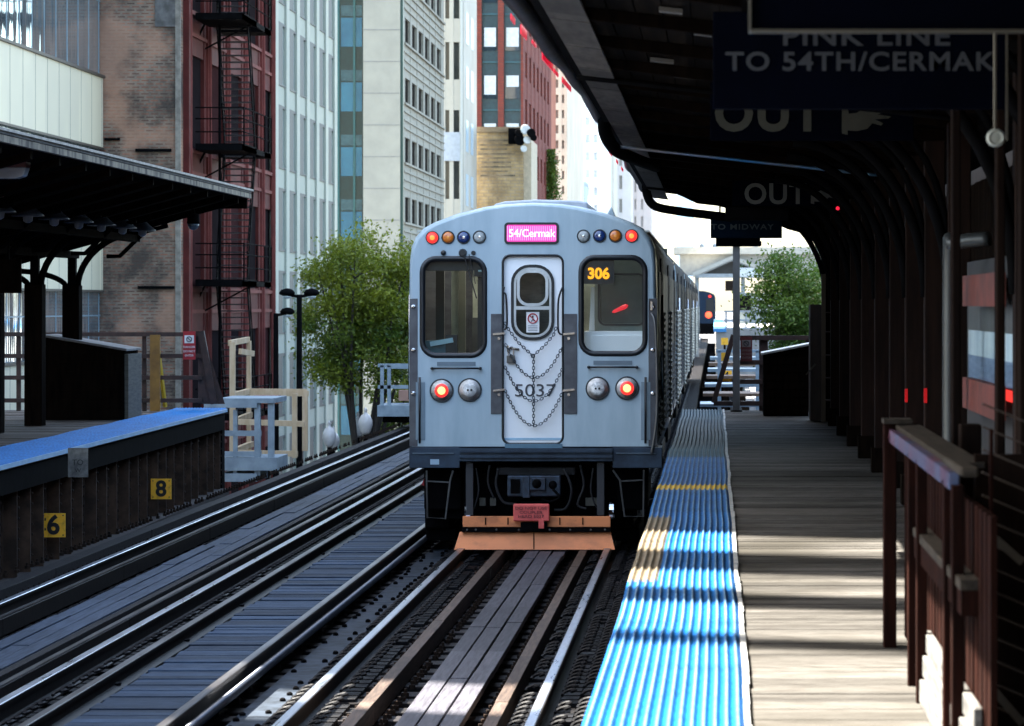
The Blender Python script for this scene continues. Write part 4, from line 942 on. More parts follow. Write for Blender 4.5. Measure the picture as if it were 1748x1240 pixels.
# hoses, cables and bolts below the bumper
for pts, r in (([(850,800),(846,830),(858,858),(880,862)],.014), ([(962,800),(975,835),(966,868),(945,872)],.014), ([(835,795),(832,825),(842,852)],.010), ([(990,795),(996,830),(985,862),(1000,870)],.012), ([(1012,800),(1008,840),(1018,868)],.009), ([(812,800),(816,838),(808,870)],.009)):
    MB().tube(cat([(fx(a), TY+.05+.02*i, fz(b)) for i, (a, b) in enumerate(pts)], 5), r, 7).build('air_hose', M('perished_rubber', (.03,.03,.032), (.012,.012,.013), rough=.6, spec=.3), t, smooth=True)
g = MB().box(fx(846), fx(980), TY+.15, TY+.3, fz(812), fz(800)); g.build('cross_pipe_bracket', M('dark_grey_steel2', (.035,.035,.04), (.012,.012,.014), rough=.6, spec=.2), t)
g = MB()
for px in (800, 815, 850, 888, 940, 975, 1010, 1034): g.lathe((fx(px), TY-.2, fz(902)), (0,-1,0), [(.011,0),(.009,.01)], 6)
g.build('bolt_row', M('plough_bolt', (.10,.09,.08), rough=.5), t)
# steps
stepm = M('worn_step_tube', (.12,.12,.12), (.05,.05,.05), rough=.4, metal=.6)
for pts, bars in ((((728,804),(728,822),(729,884),(760,886),(768,822),(773,804)), ((728,822),(768,824))), (((1046,803),(1058,820),(1066,882),(1098,882),(1099,803)), ((1058,822),(1099,820)))):
    g = MB().tube([(fx(a), TY+.02, fz(b)) for a, b in pts], .011, 6); g.tube([(fx(a), TY+.02, fz(b)) for a, b in bars], .009, 6); g.build('step_frame', stepm, t)
# side equipment hung under left and right corner
for px0, px1 in ((712, 786), (1046, 1108)):
    g = MB().box(fx(px0+6), fx(px1-4), TY+.35, TY+1.2, .35, .95); g.box(fx(px0), fx(px1-30), TY+.8, TY+2.6, .12, .6); g.box(fx(px0), fx(px1-20), TY+.9, TY+2.8, -.02, .12); g.build('side_equipment', blackpaint, t, bevel=.02)
MB().bar((fx(712), TY+.6, fz(835)), (fx(719), TY+.6, fz(818)), .025, .03).build('red_lever', redp, t)
# added chrome discs stand for light caught on the wheels
for px in (794, 1040):
    MB().lathe((fx(px)-.02, TY+.25, fz(872)), (1,0,0), [(.10,0),(.11,.015),(.11,.06),(.10,.07)], 24).build('wheel_glint', chrome, t, smooth=False)
# plough
g = MB().box(fx(792), fx(1043), TY-.16, TY-.12, fz(898), fz(880)); pb = g.build('plough_board', orange, t, bevel=.004)
g = MB()
for px in (831, 869, 957, 996): g.box(fx(px)-.006, fx(px)+.006, TY-.168, TY-.16, fz(894), fz(882))
g.build('board_slots', blackpaint, pb)
MB().box(fx(791), fx(1043), TY-.20, TY-.13, fz(906), fz(898.5)).build('plough_bar', blackpaint, t)
g = MB()
v = [(fx(787),TY-.15,fz(906.5)),(fx(1043),TY-.15,fz(906.5)),(fx(1051),TY-.26,fz(935)),(fx(779),TY-.26,fz(935)),(fx(787),TY-.12,fz(906.5)),(fx(1043),TY-.12,fz(906.5)),(fx(1051),TY-.23,fz(935)),(fx(779),TY-.23,fz(935))]
g.add(v, [(0,1,2,3),(7,6,5,4),(0,4,5,1),(1,5,6,2),(2,6,7,3),(3,7,4,0)]); pl = g.build('plough_blade', orange, t)
MB().bar((fx(913),TY-.155,fz(908)), (fx(914),TY-.262,fz(934)), .012, .004, up=(0,1,0)).build('blade_seam', blackpaint, pl)
MB().box(fx(891), fx(936), TY-.215, TY-.2, fz(904), fz(889)).build('rubber_block', blackpaint, t)
# ---- following cars
def springs(t, y0, ys):
    for k, dy in enumerate(ys):
        g = MB(); n = 20 if k < 3 else 13
        pr = []
        for i in range(n): pr += [(.008, i*.066), (.024, i*.066+.008), (.024, i*.066+.034), (.008, i*.066+.042)]
        g.lathe((TX+1.325+.022*(k % 3), y0+dy, 1.12), (0,0,1), pr, 8)
        g.build('side_spring', silverm, t)
silverm = M('bright_spring_steel', (.62,.61,.54), (.2,.2,.18), rough=.4, metal=.4, scale=30)
springs(CAR, TY, (1.7, 5.4, 10.2))
def make_car2():
    t = thing('train_car', 'second car from the near end of the stopped train', 'train car', (TX, TY+15.0, 0), 'cars of the stopped train')
    y0 = TY+15.0
    MB().prism([(x, z) for x, z in outline(.02)], y0, y0+.4).build('end_wall', body_blue, t)
    carbody(t, y0+.38, y0+14.3)
    # spring barriers at the gap between cars
    springs(t, y0, (-.6,-.3,5.4))
    MB().box(TX+1.0, TX+1.26, y0-.65, y0, 2.4, 2.44).build('barrier_arm', blackpaint, t)
    MB().box(TX-.5, TX+.5, y0-.7, y0+.1, 1.0, 3.2).build('gangway', gasket, t)
    return t
c2 = make_car2()
for i, wd in enumerate(('third', 'fourth', 'fifth')):
    dup(c2, (TX, TY+15.0*(i+2), 0), '%s car from the near end of the stopped train' % wd)
# far train
Yf = 226
ft = thing('distant_train', 'small distant train with one red lamp seen past the right side of the stopped train', 'train', (px2x(1193, Yf), Yf, 0))
cx = px2x(1193, Yf); k = [(x-TX+cx, z) for x, z in outline(0)]
MB().prism([(x, z) for x, z in k], Yf, Yf+40).build('body', M('far_train_navy', (.015,.03,.055), rough=.6, spec=.1), ft)
MB().box(cx+.55, cx+1.15, Yf-.03, Yf, 1.9, 2.9).build('window', gasket, ft); MB().box(cx-.3, cx+.05, Yf-.03, Yf, 1.05, 3.0).build('door', graypanel, ft)
MB().lathe((cx+.75, Yf, 1.7), (0,-1,0), [(.26,0),(.22,.06),(.05,.08)], 16).build('tail_light', emit('far_red', (1,.08,.03), 0.372), ft)
MB().lathe((cx+.85, Yf, 3.12), (0,-1,0), [(.12,0),(.1,.04)], 12).build('marker_lamp', lr, ft)
MB().box(cx-1.2, cx+1.2, Yf, Yf+40, .2, 1.03).build('underframe', blackpaint, ft)
# ================================================================== RIGHT PLATFORM OBJECTS
signblue = M('sign_dark_blue', (.0014,.002,.0055), (.001,.0015,.004), rough=.8, spec=.01)
letter = M('sign_grey_letters', (.055,.058,.065), rough=.7, spec=.05)
letter2 = M('sign_cream_letters', (.06,.06,.05), rough=.7, spec=.05)
edge = M('sign_edge', (.10,.09,.07), rough=.5, metal=.4)
def sboard(name, label, x0, x1, py0, py1, Y, lab='sign', grp='signs hanging from the right canopy'):
    X0, X1, Z1, Z0 = px2x(x0, Y), px2x(x1, Y), py2z(py0, Y), py2z(py1, Y)
    t = thing('hanging_sign', label, 'sign', ((X0+X1)/2, Y, Z0), grp)
    MB().box(X0, X1, Y, Y+.06, Z0, Z1).build('board', signblue if name != 'MID' else M('sign_blue_far', (.006,.020,.045), (.004,.013,.03), rough=.6, spec=.05), t, bevel=.004)
    for x in (X0+.12, X1-.12):
        if CAN(x)-.0 > Z1: MB().box(x-.012, x+.012, Y+.02, Y+.04, Z1, CAN(x)).build('hanger', blackpaint, t)
    return t, X0, X1, Z0, Z1
t, X0, X1, Z0, Z1 = sboard('', 'plain black hanging board at the top right corner, nearest of the canopy signs', 1282, 1800, -60, 55, 8.4)
MB().box(X0, X1, 8.38, 8.40, Z0-.004, Z0+.006).build('trim', edge, t); MB().box(X0-.006, X0, 8.38, 8.46, Z0, Z1).build('trim', edge, t)
t, X0, X1, Z0, Z1 = sboard('', 'dark blue sign reading PINK LINE TO 54TH/CERMAK', 1217, 1720, 20, 186, 11)
text('PINK LINE', px2x(1478, 11), 10.996, py2z(64, 11), .098, letter, t, sx=1.30, spacing=1.12, bold=.002)
text('TO 54TH/CERMAK', px2x(1468, 11), 10.996, py2z(107, 11), .098, letter, t, sx=1.16, spacing=1.1, bold=.002)
MB().box(X1-.008, X1, 10.99, 11.0, Z0-.12, Z1).build('trim', edge, t)
HAND = [(0,-.36),(.12,-.40),(.12,-.28),(.30,-.30),(.52,-.24),(.62,-.10),(.80,-.16),(.84,-.10),(.66,.0),(.95,.02),(1.0,.07),(.72,.12),(.92,.22),(.96,.28),(.68,.22),(.80,.38),(.76,.42),(.58,.28),(.50,.34),(.30,.16),(.14,.14),(.12,.30),(0,.34)]
def hand(t, px, py, wpx, Y, m):
    c = P(px, py, Y); s_ = wpx/F*Y
    MB().prism([(c.x+x*s_, c.z+z*s_*.8) for x, z in HAND], Y-.006, Y-.001).build('pointing_hand', m, t)
t, X0, X1, Z0, Z1 = sboard('', 'large dark sign reading OUT with a pointing hand, behind the pink line sign', 1212, 1560, 140, 240, 17.5)
text('OUT', px2x(1311, 17.5), 17.494, py2z(197, 17.5), .29, letter2, t, sx=.98, spacing=1.12, bold=.010)
hand(t, 1437, 204, 84, 17.5, letter2)
t, X0, X1, Z0, Z1 = sboard('', 'smaller dark sign reading OUT with a pointing hand, beyond the first one', 1250, 1442, 308, 352, 29)
text('OUT', px2x(1323, 29), 28.994, py2z(333, 29), .285, M('mid_sign_letters', (.10,.10,.095), rough=.7), t, sx=.98, spacing=1.08, bold=.006)
hand(t, 1384, 333, 50, 29, MATS['mid_sign_letters'])
bx = MB().box(px2x(1238,29.2), px2x(1345,29.2), 29.2, 29.4, py2z(376,29.2), py2z(354,29.2)).build('light_box', blackpaint, t)
t, X0, X1, Z0, Z1 = sboard('MID', 'dark blue sign reading TO MIDWAY at the far end of the right canopy', 1213, 1335, 374, 407, 37.6)
text('TO MIDWAY', px2x(1267, 37.6), 37.594, py2z(388, 37.6), .098, M('far_sign_letters', (.14,.17,.19), rough=.7), t, sx=1.28, spacing=1.15, bold=.002)
MB().box(px2x(1222,37.6), px2x(1298,37.6), 37.62, 37.7, py2z(421,37.6), py2z(407,37.6)).build('lower_box', signblue, t)
# little lit tube above the first OUT sign
t = thing('tube_light', 'short greenish tube light in front of the large OUT sign', 'light', P(1290, 180, 15), None)
MB().tube([P(1236,181,15), P(1342,180,15)], .012, 8).build('tube', emit('dim_tube', (.55,.85,.75), 0.043, (.2,.27,.25)), t)
MB().box(px2x(1236,15), px2x(1342,15), 15.03, 15.07, py2z(178,15), py2z(172,15)).build('housing', blackpaint, t)
for px in (1240, 1338): MB().box(px2x(px,15)-.004, px2x(px,15)+.004, 15.04, 15.05, py2z(174,15), CAN(px2x(px,15))).build('hanger', blackpaint, t)
# round lamp near top right
c = P(1699, 236, 10.5)
t = thing('round_fixture', 'small round pale disc fixture hanging at the upper right', 'light fixture', c)
MB().lathe(c, (0,-1,0), [(.033,0),(.033,.02),(.026,.028),(.02,.022),(.005,.024)], 20).build('disc', M('pale_disc', (.40,.41,.36), (.28,.29,.25), rough=.5), t)
MB().tube([c+Vector((0,.01,.02)), (c.x, c.y+.01, CAN(c.x))], .006, 6).build('stem', edge, t)
# small red indicator lamps under the canopy
for (px, py, Y, lab) in ((1430, 356, 27, 'tiny red indicator lamp just right of the smaller OUT sign'),):
    c = P(px, py, Y); t = thing('indicator_lamp', lab, 'lamp', c)
    MB().lathe(c, (0,-1,0), [(.018,0),(.016,.01),(.004,.014)], 10).build('lens', emit('tiny_red', (1,.02,.06), 0.093), t); MB().box(c.x-.04, c.x+.04, Y, Y+.03, c.z-.03, c.z+.04).build('housing', blackpaint, t)
    MB().box(c.x-.01, c.x+.01, Y+.01, Y+.02, c.z+.04, CAN(c.x)).build('hanger', blackpaint, t)
# thin grey pole near the platform end
t = thing('sign_pole', 'thin grey square pole standing on the far end of the right platform', 'pole', (px2x(1257, 41), 41, PZ))
MB().box(px2x(1251,41), px2x(1263,41), 40.95, 41.05, PZ, py2z(412,41)).build('shaft', M('grey_pole', (.16,.155,.145), (.09,.088,.082), rough=.6, scale=5, st=(1,1,.4)), t, bevel=.006)
MB().box(px2x(1247,41), px2x(1267,41), 40.9, 41.1, PZ, PZ+.02).build('foot', blackpaint, t)
MB().box(px2x(1222,41), px2x(1300,41), 40.9, 41.1, py2z(420,41), py2z(412,41)).build('cross_arm', blackpaint, t)
# right bin and railing
b = salt_bin('dark wooden bin with pale lid edge on the right platform', px2x(1304, 39.3), px2x(1380, 39.3), 39.3, 40.2, py2z(606, 39.3), py2z(591, 39.3), M('sunlit_lid', (.55,.56,.55), (.4,.41,.4), rough=.5))  # light on the lid edge is put into this paler lid colour
YR2 = 41.2
t = thing('end_railing', 'dark brown railing with a diagonal brace closing off the right platform', 'railing', (px2x(1300, YR2), YR2, PZ))
for py, x0 in ((577, 1258), (619, 1263), (652, 1250), (689, 1218)):
    MB().box(px2x(x0,YR2), px2x(1520,YR2), YR2, YR2+.05, py2z(py+4,YR2), py2z(py-4,YR2)).build('rail', brn, t)
MB().bar(P(1252,572,YR2+.03), P(1218,688,YR2+.03), .07, .05, up=(0,1,0)).build('diagonal_brace', brn, t)
for x0, x1 in ((1296,1311),(1375,1386),(1450,1460)): MB().box(px2x(x0,YR2), px2x(x1,YR2), YR2+.05, YR2+.15, PZ, py2z(575,YR2)).build('post', brn, t)
redsign('dull dark red warning sign on the right platform end railing', 1274, 596, 20, 42, YR2-.02, True)
# cabinet with shelves
Y = 37.4
t = thing('open_cabinet', 'tall dark brown wooden cabinet with shelf edges beside the canopy posts', 'cabinet', (px2x(1415,Y), Y, PZ))
MB().box(px2x(1383,Y), px2x(1402,Y), Y-.05, Y+.55, PZ+.02, py2z(520,Y)).build('side_panel', M('cabinet_brown', (.045,.024,.015), (.02,.012,.008), rough=.6, st=(3,3,.5)), t)
MB().box(px2x(1402,Y), px2x(1409,Y), Y-.08, Y-.02, PZ+.0, py2z(468,Y)).build('edge_post', M('edge_brown', (.09,.06,.035), rough=.6), t)
MB().box(px2x(1409,Y), px2x(1447,Y), Y+.3, Y+.35, PZ, py2z(478,Y)).build('back_panel', darkwood, t)
for py in (533, 566, 606, 645, 683): MB().box(px2x(1409,Y), px2x(1447,Y), Y-.06, Y+.3, py2z(py+2,Y), py2z(py,Y)).build('shelf', brn, t)
MB().box(px2x(1447,Y), px2x(1452,Y), Y-.08, Y+.3, PZ, py2z(470,Y)).build('edge_post', darkwood, t)
MB().bar(P(1376,640,Y-.1), P(1392,622,Y-.1), .02, .02).build('handle', edge, t)

# ---- stair railing (near right)
XW = .74
redwood = M('red_brown_boards', (.015,.005,.0035), (.006,.0028,.0022), rough=.8, scale=5, st=(4,4,.6), bump=.2, spec=.02)
capm = M('worn_cap_board', (.035,.028,.021), (.015,.012,.009), rough=.75, scale=6, st=(6,.5,6), spec=.1)
t = thing('stair_railing', 'dark red brown boarded stair enclosure with worn cap boards on the right platform', 'railing', (XW, 11, PZ))
def yb(px, x=XW): return F*x/(px-VX)
yf = 12.9
MB().box(XW, XW+.055, yf-.10, yf, 1.0-.02, 1.98).build('corner_post', redwood, t, bevel=.004)
MB().box(XW-.004, XW+.12, yf-.16, yf+.02, 1.98, 2.0).build('post_cap', capm, t)
MB().box(XW+.02, XW+.05, yb(1610), yf-.1, 1.90, 1.955).build('top_rail', M('painted_reflection_rail', (.06,.09,.16), (.09,.02,.03), rough=.25, spec=.6, scale=3, st=(1,1.5,1)), t)  # blue and red reflections are painted into the rail colour
MB().box(XW+.05, XW+.16, yb(1600), yf, 1.955, 1.975).build('cap_board', capm, t, bevel=.004)
MB().box(XW+.02, XW+.08, yb(1628), yb(1600), 1.965, 1.995).build('cap_block', capm, t, bevel=.01)
g = MB(); y = yb(1640)
while y < yf-.15:
    g.box(XW+.09, XW+.11, y, y+.11, 1.05, 1.86); y += .15
g.build('baluster', redwood, t)
MB().box(XW+.03, XW+.10, yb(1622), yb(1545), 1.60, 1.635).build('mid_cap', capm, t, bevel=.004)
MB().box(XW+.035, XW+.09, yb(1622), yb(1545), 1.52, 1.60).build('mid_rail', redwood, t)
MB().box(XW+.12, XW+.14, yb(1602,XW+.12), yb(1556,XW+.12), 1.50, 1.80).build('pale_panel', M('dull_pale_panel', (.10,.08,.075), (.06,.05,.045), rough=.6), t)
for px, z0 in ((1540, .98), (1554, .98), (1598, .98), (1612, 1.0)): MB().box(XW+.02, XW+.06, yb(px)-.06, yb(px), z0, 1.92).build('slat_post', redwood, t, bevel=.004)
wb = M('pale_kick_board', (.13,.126,.118), (.05,.048,.045), rough=.5, scale=7, st=(6,.6,6))  # paler than the rest of the railing
for k, (z0, z1) in enumerate(((1.0,1.09),(1.10,1.18),(1.19,1.26))): MB().box(XW+.03+k*.012, XW+.06+k*.012, 9.0, yb(1552), z0, z1).build('kick_board', wb, t, bevel=.006)
# near posts of dark steel and wood at the right
t = thing('wall_frame', 'thick dark brown posts with lattice panel at the right edge of the view', 'wall frame', (1.0, 9, PZ))
dk = M('deep_brown_post', (.012,.007,.005), (.006,.004,.0035), rough=.8, spec=.02, scale=4, st=(4,4,.4), bump=.15)
for px0, px1, Y, zt in ((1626,1640,12.6,9),(1640,1676,12.2,2.0),(1702,1716,12.0,9),(1742,1800,11.6,9)):
    MB().box(px2x(px0,Y), px2x(px1,Y), Y, Y+.12, .2, min(zt, CAN(px2x(px0,Y)))).build('post', dk, t, bevel=.006)
# lattice
lat = MB(); X_a = px2x(1676, 9.5)
for k in range(26):
    z = .3+k*.075
    lat.bar((X_a+.01, 9.6, z), (px2x(1748,9.6)+.1, 9.6, z-.10), .006, .028, up=(0,1,0))
lat.build('lattice_slats', M('lattice_brown', (.06,.04,.028), (.02,.012,.008), rough=.5), t)
MB().box(X_a, 1.4, 9.75, 9.8, .2, 2.0).build('lattice_backing', dk, t)
MB().box(px2x(1690,9.4), px2x(1696,9.4), 9.4, 9.43, .2, 2.1).build('lattice_upright', redwood, t)
for i, (a, b) in enumerate((((1682,905),(1745,960)), ((1680,1160),(1745,1235)))):
    MB().bar(P(*a, 9.3), P(*b, 9.3), .02, .025).build('worn_brace', M('worn_tan', (.07,.055,.035), (.035,.027,.02), rough=.6), t)
# window screen
XG = 1.40
t = thing('wind_screen', 'glazed wind screen with wooden frame coloured as if lit red beside the right posts', 'wind screen', (XG, 17, 1.9))
y0, y1 = F*XG/(1700-VX), F*XG/(1643-VX)
sal = M('red_lit_frame', (.15,.032,.022), (.07,.017,.011), rough=.55, scale=9)  # red light falling on the wood is put into its colour
MB().box(XG, XG+.05, y0, y1, 2.49, 2.66).build('top_board', sal, t); MB().box(XG, XG+.05, y0, y1, 1.92, 2.09).build('bottom_board', sal, t)
gm = bpy.data.materials.new('mirror_pane'); gm.use_nodes = True; b_ = gm.node_tree.nodes['Principled BSDF']; b_.inputs['Base Color'].default_value = (.45,.48,.5,1); b_.inputs['Metallic'].default_value = 1; b_.inputs['Roughness'].default_value = .05
MB().box(XG+.02, XG+.03, y0, y1, 2.09, 2.49).build('glass_pane', glass('thin_clear_pane', (.96,.97,.97), -.85, ior=1.06), t)
MB().tube(cat([(1.30, 16.2, 2.02-1.0), (1.30, 16.2, 2.7), (1.32, 16.1, 2.83), (1.5, 16.0, 2.86)], 5), .04, 8).build('pipe', M('grey_conduit', (.06,.065,.065), rough=.4, metal=.5), t, smooth=True)
t = thing('glass_reflection_board', 'added board behind the wind screen glass, pale, blue and glowing red like a reflection', 'reflection board', (1.52, 16, PZ))  # added to stand for bright reflections in the wind screen glass
MB().box(1.50, 1.56, 14.0, 17.4, PZ, 2.75).build('back', M('board_dark_back', (.02,.02,.022), rough=.6), t)
def strip(py0, py1, m, nm, xx=1.49):
    # bands that keep one height along the board
    k = xx/ (1680-VX); MB().box(xx, xx+.01, 14.2, 17.2, EYE+(VY-py1)*k, EYE+(VY-py0)*k).build(nm, m, t)
strip(566, 610, M('pale_blue_reflection', (.50,.62,.66), (.30,.42,.50), rough=.4, scale=3, st=(1,2,.3)), 'pale_reflection_band')
strip(610, 652, M('slate_blue_reflection', (.07,.12,.20), (.16,.24,.36), rough=.4, scale=9, st=(1,.5,4)), 'blue_reflection_band')
strip(655, 672, emit('red_strip_glow', (1,.05,.04), 0.099, (.6,.02,.02)), 'red_strip')
strip(500, 566, M('grey_sheen_front', (.10,.11,.11), (.03,.03,.03), rough=.4, scale=6, st=(1,3,.3)), 'grey_front')
# ================================================================== BEYOND THE RIGHT PLATFORM
def yellow_marker(ch, cx, cy, sz, Y, label):
    c = P(cx, cy, Y); k = sz/F*Y/2
    t = thing('car_marker', label, 'marker', (c.x, Y, c.z), 'yellow car stop markers')
    MB().box(c.x-k, c.x+k, Y, Y+.02, c.z-k, c.z+k).build('plate', yel, t)
    if ch: text(ch, c.x, Y-.006, c.z, k*1.9, blk, t, bold=.006)
    MB().box(c.x-.03, c.x+.03, Y+.03, Y+.06, -1.5, c.z-k).build('stake', rust, t)
yellow_marker('4', 1240, 642, 18, 55, 'nearest small yellow plate with a black 4 beyond the right platform')
yellow_marker('', 1237, 609, 15, 66, 'blank middle yellow plate beyond the right platform')
yellow_marker('', 1237, 583, 12, 80, 'farthest small yellow plate beyond the right platform')
# stepped timbers and steel walkway beyond the end
t = thing('timber_walkway', 'stepped timber and steel walkway just beyond the end of the right platform', 'walkway', (px2x(1255,48), 48, -.3))
for i, (Y, py, x0, x1) in enumerate(((44,690,1195,1300),(47,672,1200,1300),(50,656,1203,1300),(54,642,1206,1300),(58,630,1208,1300),(63,620,1210,1310),(70,610,1212,1310))):
    MB().box(px2x(x0,Y), px2x(x1,Y), Y, Y+1.2, py2z(py+5,Y), py2z(py,Y)).build('timber_step', M('brown_timber', (.20,.12,.07), (.10,.06,.04), rough=.7) if i % 2 else steel, t)
for (x0, Y) in ((1225,52),(1290,52)): MB().box(px2x(x0,Y), px2x(x0+6,Y), Y, Y+.1, py2z(700,Y), py2z(600,Y)).build('post', steel, t)
MB().box(px2x(1222,Y), px2x(1300,Y), 52, 52.06, py2z(602,52), py2z(597,52)).build('hand_rail', steel, t)
# far platform with pale railing and blue mat end
Y = 95
t = thing('far_platform', 'distant pale platform with white railings under the footbridge', 'platform', (px2x(1300,Y), Y, -6))
MB().box(px2x(1222,Y), px2x(1500,Y), Y, Y+60, 0.2, py2z(562,Y)).build('deck', concrete, t)
MB().box(px2x(1218,Y), px2x(1240,Y), Y-.1, Y+60, py2z(567,Y), py2z(562,Y)+.01).build('blue_edge', M('far_blue_mat', (.05,.28,.62), rough=.5), t)
paleg = M('pale_grey_steel', (.36,.39,.41), (.28,.31,.33), rough=.5)
for py in (532, 547, 562): MB().box(px2x(1236,Y), px2x(1480,Y), Y+.2, Y+.25, py2z(py+1.5,Y), py2z(py-1.5,Y)).build('rail', paleg, t)
for k in range(14): MB().box(px2x(1238+k*17,Y), px2x(1241+k*17,Y), Y+.26, Y+.3, py2z(566,Y), py2z(531,Y)).build('rail_post', paleg, t)
for k in range(5): MB().box(px2x(1300+k*22,Y), px2x(1304+k*22,Y), Y+1, Y+1.1, -6, py2z(560,Y)).build('column', paleg, t)
MB().box(px2x(1225,Y), px2x(1500,Y), Y+1.5, Y+1.7, py2z(640,Y), py2z(600,Y)).build('fascia', paleg, t)
# footbridge
Y = 150
t = thing('footbridge', 'pale gabled footbridge crossing above the tracks in the far distance', 'footbridge', (px2x(1250,Y), Y, -6))
bw = M('bridge_white', (.50,.48,.42), (.42,.40,.35), rough=.6)
MB().box(px2x(1150,Y), px2x(1420,Y), Y, Y+3, py2z(434,Y), py2z(422,Y)).build('girder', bw, t)
MB().box(px2x(1160,Y), px2x(1420,Y), Y+.4, Y+2.6, py2z(470,Y), py2z(434,Y)).build('side_wall', M('bridge_grey', (.40,.39,.35), (.33,.32,.29), rough=.6), t)
MB().prism([(px2x(a,Y-1), py2z(b,Y-1)) for a, b in ((1183,466),(1250,437),(1318,462),(1318,469),(1250,444),(1183,473))], Y-1.5, Y-.3).build('gable_roof', bw, t)
MB().prism([(px2x(a,Y-1), py2z(b,Y-1)) for a, b in ((1196,470),(1250,446),(1310,468))], Y-1.0, Y-.6).build('gable_shade', M('gable_dark', (.06,.055,.05), rough=.7), t)  # dark triangle stands for the shade under the gable
MB().box(px2x(1186,Y), px2x(1330,Y), Y-1.4, Y-.4, py2z(475,Y), py2z(468,Y)).build('lower_girder', paleg, t)
MB().box(px2x(1255,Y), px2x(1330,Y), Y-1.45, Y-1.3, py2z(473,Y), py2z(458,Y)).build('panel', M('pale_sign_white', (.7,.74,.76), rough=.5), t)
for px in (1190, 1268, 1325): MB().box(px2x(px,Y)-.1, px2x(px,Y)+.1, Y-1, Y-.8, -6, py2z(470,Y)).build('column', paleg, t)
MB().box(px2x(1238,Y), px2x(1262,Y), Y-2, Y-1, py2z(497,Y), py2z(480,Y)).build('signal_box', rust, t)
for px in (1198, 1220, 1290): MB().lathe((px2x(px,Y), Y+1, py2z(422,Y)), (0,0,1), [(.12,0),(.12,.12),(.04,.2)], 8).build('bollard_light', paleg, t)
t = thing('stair_block', 'dark distant stair and equipment block behind the thin grey pole', 'structure block', (px2x(1270,120), 120, .8))
MB().box(px2x(1262,120), px2x(1282,120), 120, 122, py2z(530,120), py2z(505,120)).build('block', blackpaint, t)
MB().box(px2x(1262,120), px2x(1360,120), 122, 123, py2z(560,120), py2z(500,120)).build('panel', M('pale_blue_grey', (.35,.40,.42), (.2,.24,.25), rough=.6, scale=.6), t)
# ================================================================== STREET LAMPS AND GLOBES
def street_lamp(label, px, py, Y, dbl=True):
    c = P(px, py, Y); t = thing('street_lamp', label, 'street lamp', (c.x, Y, -5.85), 'street lamps beyond the far track')
    MB().tube([(c.x, Y, -5.85), (c.x, Y, c.z)], .09, 10, r1=.055).build('pole', blackpaint, t, smooth=True)
    for s_ in ((-1, 1) if dbl else (1,)):
        hx = c.x+s_*.26; h_ = MB().lathe((hx, Y, c.z+.02), (0,0,1), [(.08,-.05),(.16,-.02),(.17,.02),(.12,.08),(.03,.11)], 16).build('lamp_head', blackpaint, t, smooth=True)
        MB().lathe((hx, Y, c.z-.04), (0,0,-1), [(.10,0),(.08,.03),(.03,.05)], 12).build('lens', M('pale_lens', (.5,.55,.58), rough=.3), h_, smooth=True)
        MB().tube([(c.x, Y, c.z-.05), (hx, Y, c.z)], .03, 6).build('arm', blackpaint, t)
street_lamp('black double headed street lamp beside the green tree', 511, 503, 62)
street_lamp('shorter black street lamp with one head, left of the double one', 471, 535, 66, False)
def globe_lamp(label, px, py, Y):
    c = P(px, py, Y); t = thing('globe_lamp', label, 'street lamp', (c.x, Y, -5.85), 'white globe street lamps below the far track')
    MB().tube([(c.x, Y, -5.85), (c.x, Y, c.z-.2)], .08, 10, r1=.05).build('pole', blackpaint, t)
    MB().lathe((c.x, Y, c.z), (0,0,1), [(.06,-.26),(.11,-.2),(.155,-.05),(.15,.05),(.10,.16),(.04,.2),(.03,.25),(.045,.27),(.01,.34)], 16).build('globe', M('milk_glass', (.62,.58,.55), rough=.3), t, smooth=True)
globe_lamp('white globe street lamp leftmost of the four beyond the far track', 562, 744, 66)
globe_lamp('small white globe street lamp just right of the leftmost one', 569, 752, 72)
globe_lamp('white globe street lamp at the foot of the green tree', 611, 728, 68)
globe_lamp('larger white globe street lamp between the tree and the train', 624, 722, 64)
# ================================================================== BUILDINGS
def facade(t, plane, c, u0, u1, z0, z1, cols, rows, wallm, glassm, back=.25, th=.5, wname='wall', fr=None, framem=None, cap=100, glassvar=None):
    """wall with real openings; plane 'X' faces +x at x=c, plane 'Y' faces -y at y=c"""
    g = MB()
    def bx(g, a, b, d0, d1, e, f):
        if plane == 'X': g.box(c-d1, c-d0, a, b, e, f)
        else: g.box(a, b, c+d0, c+d1, e, f)
    cols = sorted(cols); edges = [u0]+[v for cc in cols for v in cc]+[u1]
    for i in range(0, len(edges), 2):
        if edges[i+1] > edges[i]+.001: bx(g, edges[i], edges[i+1], 0, th, z0, z1)
    rows = sorted(rows); ez = [z0]+[v for rr in rows for v in rr]+[z1]
    for a, b in cols:
        for i in range(0, len(ez), 2):
            if ez[i+1] > ez[i]+.001: bx(g, a+.001, b-.001, .02, th-.02, ez[i], ez[i+1])
    g.build(wname, wallm, t)
    k = 0
    for a, b in cols:
        for e, f in rows:
            gm_ = glassm if glassvar is None else glassvar[(k*7+int(a*3)) % len(glassvar)]
            w_ = MB(); bx(w_, a-.02, b+.02, back, back+.04, e-.02, f+.02); wo = w_.build('window', gm_, t)
            if fr:
                h = MB()
                for (p, q, r_, s_) in fr(a, b, e, f): bx(h, p, q, back-.06, back-.002, r_, s_)
                h.build('frame', framem, wo)
            k += 1
    return t
BZ = -6
